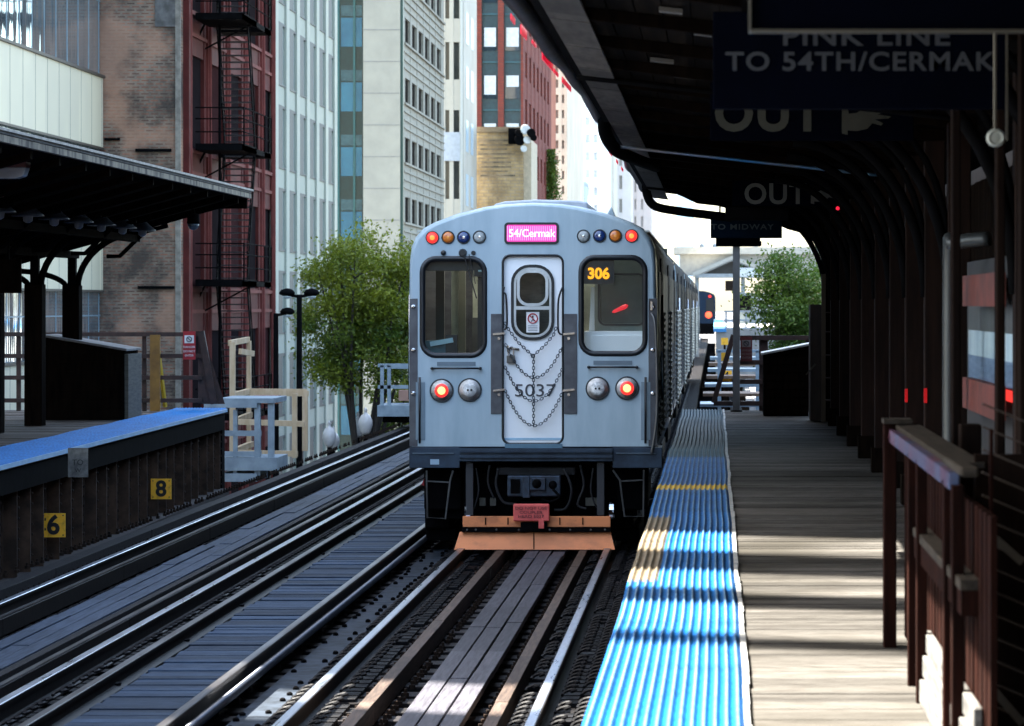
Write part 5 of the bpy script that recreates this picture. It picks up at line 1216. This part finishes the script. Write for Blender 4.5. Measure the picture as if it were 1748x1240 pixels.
# 1 glass and cream banded building, far left
XF = -16.06
t = thing('office_building', 'cream panelled building with bands of rippled reflecting glass at the far left', 'building', (XF, 74, BZ))
creamp = M('cream_panels', (.62,.56,.40), (.54,.49,.36), rough=.5, scale=.35, det=2, plank=(1,1.25), pv=.06)
mirror = M('rippled_mirror_glass', (.55,.66,.72), (.40,.52,.60), rough=.05, metal=.9, scale=.9, st=(1,1.8,.22), bump=.3, bdist=.12, det=2)
zs = []; z = -2.70
segs = [(-6,-4.7,'c'),(-4.7,-2.7,'g'),(-2.7,-.9,'c'),(-.9,1.1,'c'),(1.1,2.85,'g'),(2.85,4.98,'c'),(4.98,6.73,'g'),(6.73,8.72,'c'),(8.72,12.0,'g'),(12.0,14,'c'),(14,17,'g'),(17,19,'c'),(19,22,'g'),(22,42,'c')]
segs = [((a-2.5)*.9625+2.5 if a > -6 else a, (b-2.5)*.9625+2.5, k) for a, b, k in segs]
for a, b, k in segs:
    if k == 'c':
        MB().box(XF-8, XF, 52, 76.9, a, b).build('panel_band', creamp, t)
        MB().box(XF+.001, XF+.06, 52, 76.9, b-.05, b+.02).build('band_trim', M('dark_bronze', (.05,.04,.03), rough=.5), t)
        MB().box(XF+.001, XF+.04, 52, 76.9, a-.02, a+.04).build('band_trim', MATS['dark_bronze'], t)
    else:
        MB().box(XF-8, XF-.08, 52, 76.9, a, b).build('window_band', mirror, t)
        g = MB(); y = 53.0
        while y < 76.8: g.box(XF-.079, XF-.07, y-.015, y+.015, a, b); y += 1.25
        g.box(XF-.078, XF-.068, 52, 76.9, a+(b-a)*.62, a+(b-a)*.62+.03)
        g.build('mullion', M('blue_mullion', (.20,.28,.32), rough=.5), t)
g = MB(); y = 53.0
while y < 76.8:
    for a, b, k in segs:
        if k == 'c': g.box(XF+.0, XF+.004, y-.012, y+.012, a+.04, b-.05)
    y += 1.25
g.build('panel_joint', M('joint_grey', (0.204,0.204,0.1836), rough=.8), t)
# 2 old brick side wall
YB = 77
t = thing('brick_building', 'old soot stained brick wall between the cream building and the red facade', 'building', (-15.6, YB, BZ))
bk = brick('old_brick', (.36,.14,.085), (.09,.048,.036), (.24,.18,.135), sc=1, bw=.25, rh=.088, dirt=(.04,.034,.030), dirtamt=.88)
def salmon_mottle(m):
    # random zones of salmon coloured brick
    n = m.node_tree.nodes; l = m.node_tree.links; b = n['Principled BSDF']; src = b.inputs['Base Color'].links[0].from_socket
    tc = n.new('ShaderNodeTexCoord'); nz = n.new('ShaderNodeTexNoise'); nz.inputs['Scale'].default_value = .55; nz.inputs['Detail'].default_value = 7
    mp = n.new('ShaderNodeMapping'); mp.inputs['Location'].default_value = (3.1, 0, 7.7); l.new(tc.outputs['Object'], mp.inputs[0]); l.new(mp.outputs[0], nz.inputs['Vector'])
    mr = n.new('ShaderNodeMapRange'); mr.inputs[1].default_value = .52; mr.inputs[2].default_value = .62; mr.inputs[4].default_value = .55; l.new(nz.outputs[0], mr.inputs[0])
    mx = n.new('ShaderNodeMix'); mx.data_type = 'RGBA'; mx.blend_type = 'MIX'; l.new(mr.outputs[0], mx.inputs[0]); l.new(src, mx.inputs[6]); mx.inputs[7].default_value = (.42,.23,.15,1); l.new(mx.outputs[2], b.inputs['Base Color'])
salmon_mottle(bk)
MB().box(-24, -14.04, YB, YB+.5, BZ, 44).build('wall', bk, t)
MB().box(-14.17, -14.03, YB-.06, YB-.001, BZ, 44).build('corner_strip', M('grey_corner', (.26,.23,.19), (.14,.12,.10), rough=.8), t)
for x0, x1, py, h_ in ((232,293,257,5),(236,298,491,5),(179,205,238,4)): MB().box(px2x(x0,YB), px2x(x1,YB), YB-.1, YB-.001, py2z(py+h_/2,YB), py2z(py-h_/2,YB)).build('wall_strap', blackpaint, t)
MB().box(px2x(265,YB), px2x(303,YB), YB-.05, YB-.002, py2z(46,YB), py2z(-60,YB)).build('rendered_patch', M('patch_render', (.14,.13,.125), (.07,.065,.06), rough=.9, scale=5), t)
# 3 red facade with fire escape
XR = -14.02
t = thing('red_building', 'dark red iron fronted building with tall ribs behind the fire escape', 'building', (XR, 88, BZ)); RB = t
redm1 = M('oxblood_paint', (.10,.022,.019), (.065,.016,.014), rough=.7, scale=1.5, spec=.1)
redm2 = M('oxblood_light', (.17,.045,.038), (.11,.03,.026), rough=.7, scale=1.5, spec=.1)
cols = []; y = 77.7
while y < 91: cols.append((y+.5, y+2.75)); y += 3.2
rows = []; z = -5.2
while z < 40: rows.append((z+.75, z+3.25)); z += 3.72
dgl = wglass('dark_window', (.018,.014,.015), rough=.6, wav=.1, spec=.0)
facade(t, 'X', XR, 77.6, 93, BZ, 44, cols, rows, redm1, dgl, back=.1, th=.6, glassvar=[dgl, dgl, wglass('maroon_dark_window', (.04,.018,.018), wav=.1, rough=.6, spec=.0)])
g = MB()
for i, (a, b) in enumerate([(77.6,78.2)]+[(cols[i][1], cols[i+1][0]) for i in range(len(cols)-1)]+[(92.4,93)]):
    m_ = (a+b)/2; g.box(XR+.0, XR+.06, m_-.16, m_+.16, BZ, 44); g.tube([(XR+.07, m_, BZ), (XR+.07, m_, 44)], .06, 8)
g.build('rib', redm2, t)
g = MB(); z = -5.2
while z < 40: g.box(XR+.001, XR+.04, 77.6, 93, z+.02, z+.12); g.box(XR+.001, XR+.05, 77.6, 93, z+.60, z+.70); z += 3.72
g.build('sill_course', redm2, t)
MB().box(XR-.001+.0-.1, XR+.14, 77.35, 77.6, BZ, 44).build('corner_post', redm1, t)
# fire escape
t = thing('fire_escape', 'black iron fire escape with stacked stairs and landings on the red facade', 'fire escape', (-13.7, 82, BZ))
yA, yB_ = 80.6, 82.0; xo, xi = -12.60, XR+.12
for k, z in enumerate((13.87, 10.27, 6.77, 3.13, -.47)):
    g = MB().box(xi, xo, yA-2.2, yA, z-.14, z+.04); g.box(xi, xo, yB_, yB_+1.2, z-.14, z+.02); g.box(xo-.05, xo, yA-2.2, yB_+1.2, z-.14, z+.0); g.build('landing', blackpaint, t)
    g = MB()
    for zz in (.35,.7, 1.0): g.tube([(xi, yA-2.2, z+zz), (xo, yA-2.2, z+zz), (xo, yB_+1.2, z+zz)], .02, 5)
    for yy in (yA-2.2, yA, yB_, yB_+1.2): g.tube([(xo, yy, z), (xo, yy, z+1.02)], .022, 5)
    for xx in (-13.5, -13.0): g.tube([(xx, yA-2.2, z), (xx, yA-2.2, z+1.02)], .012, 5)
    g.build('railing', blackpaint, t)
    g = MB(); g.bar((xi, yA-.7, z-.1), (xi-.4, yA-.7, z-.9), .05, .05); g.bar((xo, yA-.7, z-.1), (xi, yA-.7, z-.8), .04, .04); g.build('bracket', blackpaint, t)
    if z < 13.5:
        up = 3.6
        g = MB(); 
        ya, yb2 = (yA, yB_) if k % 2 else (yB_, yA)
        xa, xb = -13.70, -12.86
        for x in (xa, xb): g.bar((x, ya, z), (x, yb2, z+up), .03, .16)
        for x in (xa+.0, xb): 
            g.bar((x, ya, z+.85), (x, yb2, z+up+.85), .025, .03)
            for q in range(6): u = q/5; g.bar((x, ya+(yb2-ya)*u, z+up*u), (x, ya+(yb2-ya)*u, z+up*u+.85), .015, .015)
        g.build('stringer', blackpaint, t)
        g = MB(); 
        for q in range(20): u = (q+.5)/20; yy = ya+(yb2-ya)*u; g.box(xa, xb, yy-.09, yy+.09, z+up*u-.018, z+up*u+.018)
        g.build('tread', M('rusty_tread', (.035,.03,.03), (.02,.016,.014), rough=.7), t)
MB().tube([(-13.5, yA-.7, BZ), (-13.5, yA-.7, 20)], .04, 6).build('drop_ladder_rail', blackpaint, t)
# wait: standpipe with pale dashes
# 4 finned pale building
XN = -14.0
t = thing('finned_building', 'pale green grey building with vertical fins and narrow windows', 'building', (XN, 100, BZ))
pg_ = M('pale_green_concrete', (0.3275,0.3541,0.2919), (0.2807,0.3084,0.2566), rough=.7, scale=.5)
py_ = M('pale_fin', (0.386,0.3998,0.3271), (0.3275,0.3484,0.2919), rough=.7, scale=.8)
cols = []; per = 15.5/6.4
for k in range(6): cols.append((93.9+k*per, 93.9+k*per+1.55))
rows = []; z = 10.0-2.67*6
while z < 42: rows.append((z-1.2+.0, z+.85)); z += 2.67
rows = [(a+.75-.0, b+.75) for a, b in rows]
silver = M('grey_blue_blind', (0.2105,0.2513,0.2415), (0.1754,0.2171,0.2113), rough=.35, scale=.4)
facade(t, 'X', XN, 93.0, 108.6, BZ, 44, cols, rows, pg_, silver, back=.05, th=.6, fr=lambda a,b,e,f: [(a, a+.98, e, f), (a+.98, b, e, e+.06), (a+.98, b, f-.09, f)], framem=M('shadow_gap_strip', (.05,.06,.06), rough=.6))  # dark strip beside each pane stands for the shadow gap there
g = MB()
for k in range(7):
    y = 93.0+k*per; g.box(XN, XN+.045, y+.05, y+.72, BZ, 44)
g.build('fin', py_, t)
MB().box(XN-10, XN+.0, 92.9, 93.0, BZ, 44).build('end_wall', py_, t)
MB().box(XN-10, XN-.62, 93.0, 108.6, BZ, 44).build('core', pg_, t)
MB().box(-18.5, XN-.0, 108.6, 108.7, BZ, 44).build('rear_wall', pg_, t)
# 5 grey window building with green glass corner
t = thing('grey_building', 'pale grey stone building with deep square windows and a dark green glass strip', 'building', (-15, 132, BZ))
st_ = M('grey_stone', (0.3041,0.3027,0.2566), (0.2573,0.257,0.2214), rough=.75, scale=1, bump=.05)
stb = M('banded_stone', (0.2924,0.2799,0.2264), (0.2339,0.2228,0.1812), rough=.75, scale=2, st=(1,1,3))
YG = 132
xa, xb = px2x(620,YG), px2x(683,YG)
MB().box(xa, xb, YG, YG+2, BZ, 48).build('end_pier', st_, t)
g = MB(); 
for k in range(34): z = py2z(51,YG)+1.43*(k-11); g.box(xa-.0, xb, YG-.012, YG-.001, z-.02, z+.02)
g.build('pier_joint', M('pier_joint_grey', (.22,.22,.21), rough=.8), t)  # joint lines in a darker grey
MB().box(xb, xb+.12, YG+.1, YG+.4, BZ, 48).build('green_edge_strip', M('dark_green_metal', (.01,.05,.045), rough=.4), t)
MB().box(xb+.05, -14.12, YG+.41, YG+.9, BZ, 48).build('corner_pier', stb, t)
bay = 3.05; cols = [(YG+1.4+k*bay, YG+1.4+k*bay+2.35) for k in range(6)]
rows = []; per = 2.72; z0_ = py2z(32, 134)
k = -7
while z0_+k*per < 46: rows.append((z0_+k*per-1.15, z0_+k*per)); k += 1
dk1 = M('brown_grey_window', (.018,.016,.014), (.028,.025,.022), rough=.7, spec=0)
facade(t, 'X', -14.1, YG+.9, 152.5, BZ, 48, cols, rows, stb, dk1, back=.12, th=1.0)
g = MB(); 
for a, b in rows: 
    for dz in (.35, .72, 1.1): g.box(-14.1, -14.05, YG+.9, 152.5, b+dz, b+dz+.06)
    g.box(-14.1, -14.0, YG+.9, 152.5, a-.12, a-.03)
g.build('string_course', stb, t)
# green glass strip
YS = 134.5; x0, x1 = px2x(572,YS), px2x(620.5,YS)
dgm = M('dark_green_spandrel', (0.002448,0.01836,0.0204), (0.001632,0.01224,0.01428), rough=.3)
MB().box(x0-2, x1, YS, YS+.4, BZ, 48).build('glass_strip', dgm, t)
bw_ = M('blue_window', (0.01836,0.102,0.1714), (0.01224,0.06936,0.1306), rough=.2, scale=.8)
z = py2z(118, YS)-2.97*5
while z < 44:
    for a, b in ((582,603),(607,618)):
        w_ = MB().box(px2x(a,YS), px2x(b,YS), YS-.03, YS-.001, z-1.95, z-.62).build('window', bw_, t)
        MB().box(px2x(a,YS), px2x(b,YS), YS-.03, YS-.001, z-.55, z-.05).build('transom_window', M('transom_teal', (0.02448,0.06936,0.08976), (0.01224,0.0408,0.05712), rough=.25), t)
    z += 2.97
g = MB()
for px in (578, 605): g.box(px2x(px,YS)-.05, px2x(px,YS)+.05, YS-.08, YS-.035, BZ, 46)
g.build('mullion', M('teal_mullion', (.01,.07,.08), rough=.4), t)
# 6 white building behind
Y6 = 154
t = thing('white_building', 'bright white building with tall dark windows behind the grey building', 'building', (-13.8, Y6, BZ))
wh = M('bright_white_stone', (0.4678,0.457,0.3925), (0.4211,0.4113,0.3522), rough=.6, scale=1)
xa, xb = px2x(752,Y6), px2x(786,Y6)
cols = [(px2x(760,Y6), px2x(767,Y6)), (px2x(774,Y6), px2x(784,Y6))]
rows = [(py2z(b,Y6), py2z(a,Y6)) for a, b in ((-120,-70),(-52,32),(72,136),(188,226),(275,340),(385,440))]
facade(t, 'Y', Y6, xa, xb, BZ, 50, cols, rows, wh, wglass('slate_window', (.05,.055,.05), wav=.05), back=.3, th=.5)
MB().box(xa, xb-.001, Y6+.5, Y6+10.3, BZ, 50).build('rear_block', wh, t)
MB().box(xa+.02, xb-.02, Y6-.05, Y6-.001, py2z(275,Y6), py2z(226,Y6)).build('spandrel_band', M('pale_blue_band', (.42,.48,.54), rough=.6), t)
g = MB()
MB().box(xb, xb+.03, Y6+1.5, Y6+10.2, BZ, 50).build('side_wall', M('shaded_white', (0.4328,0.417,0.3522), (0.3626,0.3313,0.2717), rough=.6, scale=.5), t)  # darker copy of the white, shade of the side put into colour
z = 2; pbw = M('pale_blue_window', (.42,.58,.68), rough=.3)
while z < 30:
    for ya in (3, 6.2): MB().box(xb+.031, xb+.05, Y6+ya, Y6+ya+1.5, z, z+1.7).build('side_window', pbw, t)
    z += 2.9
# 7 tan low building with roof tank gear
Y7 = 165
t = thing('tan_building', 'lower tan brick building with dark streaked top in front of the red tower', 'building', (-12, Y7, BZ))
tan = brick('tan_brick', (.50,.36,.18), (.40,.28,.14), (.36,.28,.18), sc=1, bw=.5, rh=.18, dirt=(.16,.11,.06), dirtamt=.7)
MB().box(px2x(813,Y7), px2x(893,Y7), Y7, Y7+6, BZ, py2z(218,Y7)).build('wall', tan, t)
MB().box(px2x(813,Y7), px2x(894,Y7), Y7-.15, Y7-.001, py2z(226,Y7), py2z(217,Y7)).build('cornice', M('tan_cornice', (.26,.19,.11), rough=.8), t)
MB().box(px2x(893,Y7)+.001, px2x(906,Y7), Y7+.5, Y7+6, BZ, py2z(238,Y7)).build('side_wall', M('pale_tan_render', (.55,.47,.33), (.42,.36,.26), rough=.8), t)
g = MB(); random.seed(3)
for k in range(9): z = py2z(240+k*7.5,Y7); a = px2x(816+random.uniform(0,6),Y7); b = px2x(872+random.uniform(-8,10),Y7); g.box(a, b, Y7-.012, Y7-.001, z-.05, z+.04)
g.build('faded_lettering_band', M('faded_dark_band', (.10,.085,.06), (.30,.22,.13), rough=.9, scale=2), t)
c = P(893, 236, Y7-.5)
t = thing('roof_ornament', 'dark ornament and floodlights perched on the corner of the tan building', 'ornament', c)
g = MB()
MB().box(px2x(868,Y7-.5), px2x(892,Y7-.5), Y7-.8, Y7-.2, py2z(247,Y7), py2z(220,Y7)).build('base_box', blackpaint, t, bevel=.03)
for i, (px, py, r, m) in enumerate(((896,222,9,'p'),(906,228,8,'k'),(886,240,10,'k'),(899,240,7,'p'),(893,255,6,'p'),(910,236,6,'k'),(884,228,7,'k'))):
    q = P(px, py, Y7-.9); MB().lathe(q, (.4,-1,.2), [(.02,-.2),(r*.018,-.12),(r*.033,.1),(r*.028,.12),(.02,.1)], 12).build('floodlight', M('pale_lamp_glass', (.6,.6,.55), rough=.3) if m == 'p' else blackpaint, t)
# 8 red brick tower
Y8 = 180
t = thing('red_tower', 'tall red brick tower with dark teal windows and white blinds', 'building', (-13, Y8, BZ))
rb = brick('red_brick', (.24,.055,.035), (.19,.04,.028), (.14,.05,.04), sc=1, bw=.45, rh=.16, dirt=(.10,.03,.025), dirtamt=.5)
x0, x1 = px2x(812,Y8), px2x(893,Y8)
teal = M('dark_teal_spandrel', (.012,.05,.062), (.008,.03,.04), rough=.3)
blind = M('white_blind', (.62,.70,.72), (.50,.58,.60), rough=.6)
cols = [(px2x(822,Y8), px2x(850,Y8)), (px2x(860,Y8), px2x(889,Y8))]
facade(t, 'Y', Y8, x0, x1, BZ, 60, cols, [(-5, 60)], rb, teal, back=.35, th=.6)
z = py2z(46,Y8)-2.95*5; 
while z < 40:
    for a, b in cols:
        w_ = MB().box(a+.08, b-.08, Y8+.27, Y8+.345, z-1.45, z).build('window', wglass('night_blue_window', (.02,.035,.05), wav=.04), t)
        MB().box(a+.14, b-.14, Y8+.24, Y8+.265, z-(.72 if random.random() < .7 else 1.2), z-.03).build('blind', blind, w_)
        MB().box(a+.02, b-.02, Y8+.25, Y8+.34, z-2.2, z-2.1).build('spandrel_bar', M('teal_bar', (.02,.09,.11), rough=.4), w_)
    z += 2.95
ys1 = 5000*abs(x1)/(VX-941)
cols = [(Y8+2+k*4, Y8+4+k*4) for k in range(7)]
facade(t, 'X', x1, Y8+.6, ys1, BZ, 60, cols, [(z_, z_+1.6) for z_ in [k*2.95-4 for k in range(20)]], rb, wglass('pinkish_window', (.20,.09,.08), wav=.04), back=.15, th=.5)
# further buildings towards the end of the street
def slab(name, label, px0, px1, Ya, Yb, pyt, m, winm=None, cols=(), rows=(), X=None):
    """frontal face px0..px1 at Ya plus receding side to Yb"""
    x0, x1 = px2x(px0,Ya), px2x(px1,Ya); zt = py2z(pyt,Ya)
    t = thing(name, label, 'building', ((x0+x1)/2, Ya, BZ))
    if winm:
        facade(t, 'Y', Ya, x0, x1, BZ, zt, [(px2x(a,Ya), px2x(b,Ya)) for a, b in cols], [(py2z(b,Ya), py2z(a,Ya)) for a, b in rows], m, winm, back=.3, th=.6)
        MB().box(x0, x1, Ya+.6, Yb, BZ, zt).build('rear_block', m, t)
    else: MB().box(x0, x1, Ya, Yb, BZ, zt).build('wall', m, t)
    MB().box(x0-.1, x1+.1, Ya-.1, Yb, zt, zt+.25).build('parapet', m, t)
    return t
rowsA = [(k*26-20, k*26-6) for k in range(22)]
slab('cream_building', 'narrow cream building with an orange corner beyond the red tower', 925, 968, 232, 262, -80, M('cream_stone', (.66,.58,.44), (.55,.47,.36), rough=.7, scale=.4), M('cream_windows', (.34,.30,.26), rough=.4), [(936,941),(948,953),(959,963)], rowsA)
MB().box(px2x(928,231.5), px2x(938,231.5), 231.2, 231.8, BZ, 60).build('orange_pier', M('orange_stone', (.50,.18,.08), rough=.7), bpy.data.objects['cream_building'])if False else None
slab('orange_building', 'thin orange brick building squeezed beside the red tower', 926, 939, 222, 230, -60, M('orange_brick', (.42,.13,.06), (.34,.10,.05), rough=.8, scale=1))
pale = M('overexposed_white', (.82,.82,.80), (.76,.76,.75), rough=.7, scale=.3)  # overexposure is put into the pale wall and window colours
slab('pale_building', 'overexposed white building in the haze past the cream one', 966, 1026, 300, 340, 156, pale, M('overexposed_windows', (.66,.68,.70), rough=.5), [(985,992),(1000,1007),(1014,1020)], [(k*30+170, k*30+184) for k in range(10)])
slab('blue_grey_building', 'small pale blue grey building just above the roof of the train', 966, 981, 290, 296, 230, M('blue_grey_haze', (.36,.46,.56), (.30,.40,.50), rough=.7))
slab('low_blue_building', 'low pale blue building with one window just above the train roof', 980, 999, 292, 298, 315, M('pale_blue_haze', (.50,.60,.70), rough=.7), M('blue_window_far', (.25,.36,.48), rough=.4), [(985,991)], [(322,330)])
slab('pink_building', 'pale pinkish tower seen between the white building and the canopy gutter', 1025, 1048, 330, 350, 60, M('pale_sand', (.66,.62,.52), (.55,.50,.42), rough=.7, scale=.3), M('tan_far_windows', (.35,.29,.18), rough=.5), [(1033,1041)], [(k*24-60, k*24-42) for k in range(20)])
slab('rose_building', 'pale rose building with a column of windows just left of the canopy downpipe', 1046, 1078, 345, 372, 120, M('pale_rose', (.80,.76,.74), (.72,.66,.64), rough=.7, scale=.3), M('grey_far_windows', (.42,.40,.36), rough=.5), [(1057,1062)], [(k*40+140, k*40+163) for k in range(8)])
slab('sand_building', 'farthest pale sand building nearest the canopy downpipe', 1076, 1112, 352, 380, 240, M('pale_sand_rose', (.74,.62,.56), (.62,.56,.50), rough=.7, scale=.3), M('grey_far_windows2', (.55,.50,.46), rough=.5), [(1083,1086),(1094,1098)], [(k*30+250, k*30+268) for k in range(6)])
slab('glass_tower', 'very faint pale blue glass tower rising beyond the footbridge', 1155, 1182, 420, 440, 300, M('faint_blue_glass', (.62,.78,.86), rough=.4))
# unseen buildings on the left shade the tracks; added columns cut the sun into bands
t = thing('unseen_slab_building', 'tall slab building outside the left edge of the view', 'building', (-24, 45, BZ))
YW = 25.3
MB().add([(x,y,z) for z in (BZ,58) for x,y in ((-21,YW),(-34,YW+4.1),(-34,66),(-21,66))], [(0,3,2,1),(4,5,6,7),(0,1,5,4),(1,2,6,5),(2,3,7,6),(3,0,4,7)]).build('wall', st_, t)
g = MB(); 
for z in range(-2, 56, 4):
    g.box(-21, -20.95, YW+1, 65, z, z+1.6)
g.build('window_band', dgl, t)
t = thing('sun_band_columns', 'unseen columns added outside the left edge of the view to cut sun bands', 'building', (-20.5, 18, BZ))
g = MB()
for a, b in ((22.55, 23.75), (20.75, 21.35), (19.05, 19.35)): g.box(-20.8, -20.3, a, b, BZ, 40)
g.box(-20.9, -20.2, 12, 25.3, 40, 41)
g.build('column', st_, t)
# buildings behind the camera close the street there
bh = M('brown_street_front', (.12,.10,.085), (.03,.03,.03), rough=.8, scale=.25, st=(1,1,1), ramp=(.45,.55))
for i, (xa, xb, yy, hh) in enumerate(((-60,-22,-60,26),(-21,-8,-75,19),(-7,8,-90,15),(9,60,-60,24))):
    t = thing('street_building', ('brown building far behind the camera, leftmost','brown building behind the camera, second from the left','low brown building behind the camera in line with the tracks','brown building behind the camera on the right')[i], 'building', (xa, yy, BZ))
    MB().box(xa, xb, yy-10, yy, BZ, hh).build('wall', bh, t)
# ================================================================== TREES
bark = M('bark', (.055,.042,.034), (.025,.02,.017), rough=.9, scale=8, st=(2,2,.5), bump=.5)
def leafmat(name, a, b):
    m = bpy.data.materials.new(name); m.use_nodes = True; n = m.node_tree.nodes; l = m.node_tree.links; p = n['Principled BSDF']
    at = n.new('ShaderNodeAttribute'); at.attribute_name = 'leaf'; mx = n.new('ShaderNodeMix'); mx.data_type = 'RGBA'
    mx.inputs[6].default_value = (*a, 1); mx.inputs[7].default_value = (*b, 1); l.new(at.outputs['Fac'], mx.inputs[0]); l.new(mx.outputs[2], p.inputs['Base Color'])
    p.inputs['Roughness'].default_value = .5
    tr = n.new('ShaderNodeBsdfTranslucent'); l.new(mx.outputs[2], tr.inputs[0]); ms = n.new('ShaderNodeMixShader'); ms.inputs[0].default_value = .35
    l.new(p.outputs[0], ms.inputs[1]); l.new(tr.outputs[0], ms.inputs[2]); l.new(ms.outputs[0], n['Material Output'].inputs[0])
    return m
def tree(label, base, height, cz, r, rz, nleaf, lm, size, seed, lean=0, spread=1, name='tree', clumps=60):
    rnd = random.Random(seed); t = thing(name, label, 'tree', base)
    b = Vector(base); g = MB(); tips = []
    fork = b+Vector((lean*.3, 0, height*.38)); 
    g.tube([b, b+(fork-b)*.5+Vector((.06,0,0)), fork], .17, 9, r1=.11)
    cen = Vector((b.x+lean, b.y, cz))
    for k in range(11):
        a = rnd.uniform(0, 2*pi); e = rnd.uniform(-.35, 1)
        tip = cen+Vector((cos(a)*r*rnd.uniform(.5,.85), sin(a)*r*rnd.uniform(.5,.85), e*rz*.8))
        mid = fork+(tip-fork)*.5+Vector((rnd.uniform(-.2,.2), rnd.uniform(-.2,.2), rnd.uniform(0,.35)))
        g.tube(cat([fork, mid, tip], 4), .062, 6, r1=.012)
        for q in range(3):
            t2 = mid+(tip-mid)*rnd.uniform(.1,.9); e2 = t2+Vector((rnd.uniform(-.7,.7), rnd.uniform(-.7,.7), rnd.uniform(-.1,.7)))*r*.35
            g.tube([t2, (t2+e2)/2+Vector((0,0,.05)), e2], .022, 5, r1=.006); tips.append(e2)
        tips.append(tip)
    g.build('trunk', bark, t, smooth=True)
    vs = []; fs = []; cl = []
    cs = []
    for p in tips: cs.append((p, rnd.uniform(.22,.42)*r*.75))
    while len(cs) < clumps:
        d = Vector((rnd.gauss(0,1), rnd.gauss(0,1), rnd.gauss(0,1))).normalized(); rr = rnd.random()**.4
        cs.append((cen+Vector((d.x*r*rr*.92, d.y*r*rr*.92, d.z*rz*rr*.92)), rnd.uniform(.16,.34)*r))
    tone = [rnd.random() for _ in cs]
    for i in range(nleaf):
        j = rnd.randrange(len(cs)); p, cr = cs[j]
        d = Vector((rnd.gauss(0,1), rnd.gauss(0,1), rnd.gauss(0,.7)))*cr*.52
        q = p+d
        if q.z < cz-rz*1.15 and rnd.random() < .7: continue
        n = Vector((rnd.gauss(0,1), rnd.gauss(0,1), rnd.gauss(.6,1))).normalized(); u = n.orthogonal().normalized(); a = rnd.uniform(0, 2*pi); u = (u*cos(a)+n.cross(u)*sin(a)); v = n.cross(u)
        s_ = size*rnd.uniform(.6,1.3); k0 = len(vs)
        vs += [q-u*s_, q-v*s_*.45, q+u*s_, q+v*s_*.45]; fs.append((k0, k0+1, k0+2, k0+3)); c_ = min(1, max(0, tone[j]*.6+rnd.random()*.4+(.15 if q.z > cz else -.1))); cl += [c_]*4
    me = bpy.data.meshes.new('crown'); me.from_pydata([tuple(p-b) for p in vs], [], fs)
    ca = me.color_attributes.new('leaf', 'FLOAT_COLOR', 'POINT')
    for i, c_ in enumerate(cl): ca.data[i].color = (c_, c_, c_, 1)
    me.materials.append(lm); o = bpy.data.objects.new('crown', me); COL.objects.link(o); o.parent = t; KIDS.setdefault(t, []).append(o)
    return t
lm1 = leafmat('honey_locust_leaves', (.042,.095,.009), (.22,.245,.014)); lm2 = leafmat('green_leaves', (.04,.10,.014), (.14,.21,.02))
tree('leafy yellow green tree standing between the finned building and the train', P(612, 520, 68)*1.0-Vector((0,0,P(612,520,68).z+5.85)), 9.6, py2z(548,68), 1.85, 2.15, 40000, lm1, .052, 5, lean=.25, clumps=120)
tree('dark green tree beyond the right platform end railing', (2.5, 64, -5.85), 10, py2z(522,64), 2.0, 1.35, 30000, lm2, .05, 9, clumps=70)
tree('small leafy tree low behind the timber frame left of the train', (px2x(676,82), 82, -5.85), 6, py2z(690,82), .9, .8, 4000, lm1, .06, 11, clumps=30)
# climbing plant on far building
rnd = random.Random(4); base = Vector((px2x(941,205), 205, py2z(348,205)))
t = thing('climbing_plant', 'dark green climbing plant on the side of the red tower above the train', 'plant', base)
MB().tube([base, base+Vector((.1,0,3))], .04, 5).build('stem', bark, t)
vs = []; fs = []; cl = []
for i in range(2600):
    h_ = rnd.random(); q = Vector((rnd.gauss(0,.30*(1.1-h_*.6)), rnd.gauss(0,.2), h_*3.8)); n = Vector((rnd.gauss(0,1), rnd.gauss(0,1), rnd.gauss(0,1))).normalized(); u = n.orthogonal().normalized()*.10; v = n.cross(u)*.5; k0 = len(vs)
    vs += [q-u, q-v, q+u, q+v]; fs.append((k0,k0+1,k0+2,k0+3)); cl += [rnd.random()]*4
me = bpy.data.meshes.new('foliage'); me.from_pydata([tuple(v) for v in vs], [], fs); ca = me.color_attributes.new('leaf', 'FLOAT_COLOR', 'POINT')
for i, c_ in enumerate(cl): ca.data[i].color = (c_, c_, c_, 1)
me.materials.append(lm2); o = bpy.data.objects.new('foliage', me); COL.objects.link(o); o.parent = t
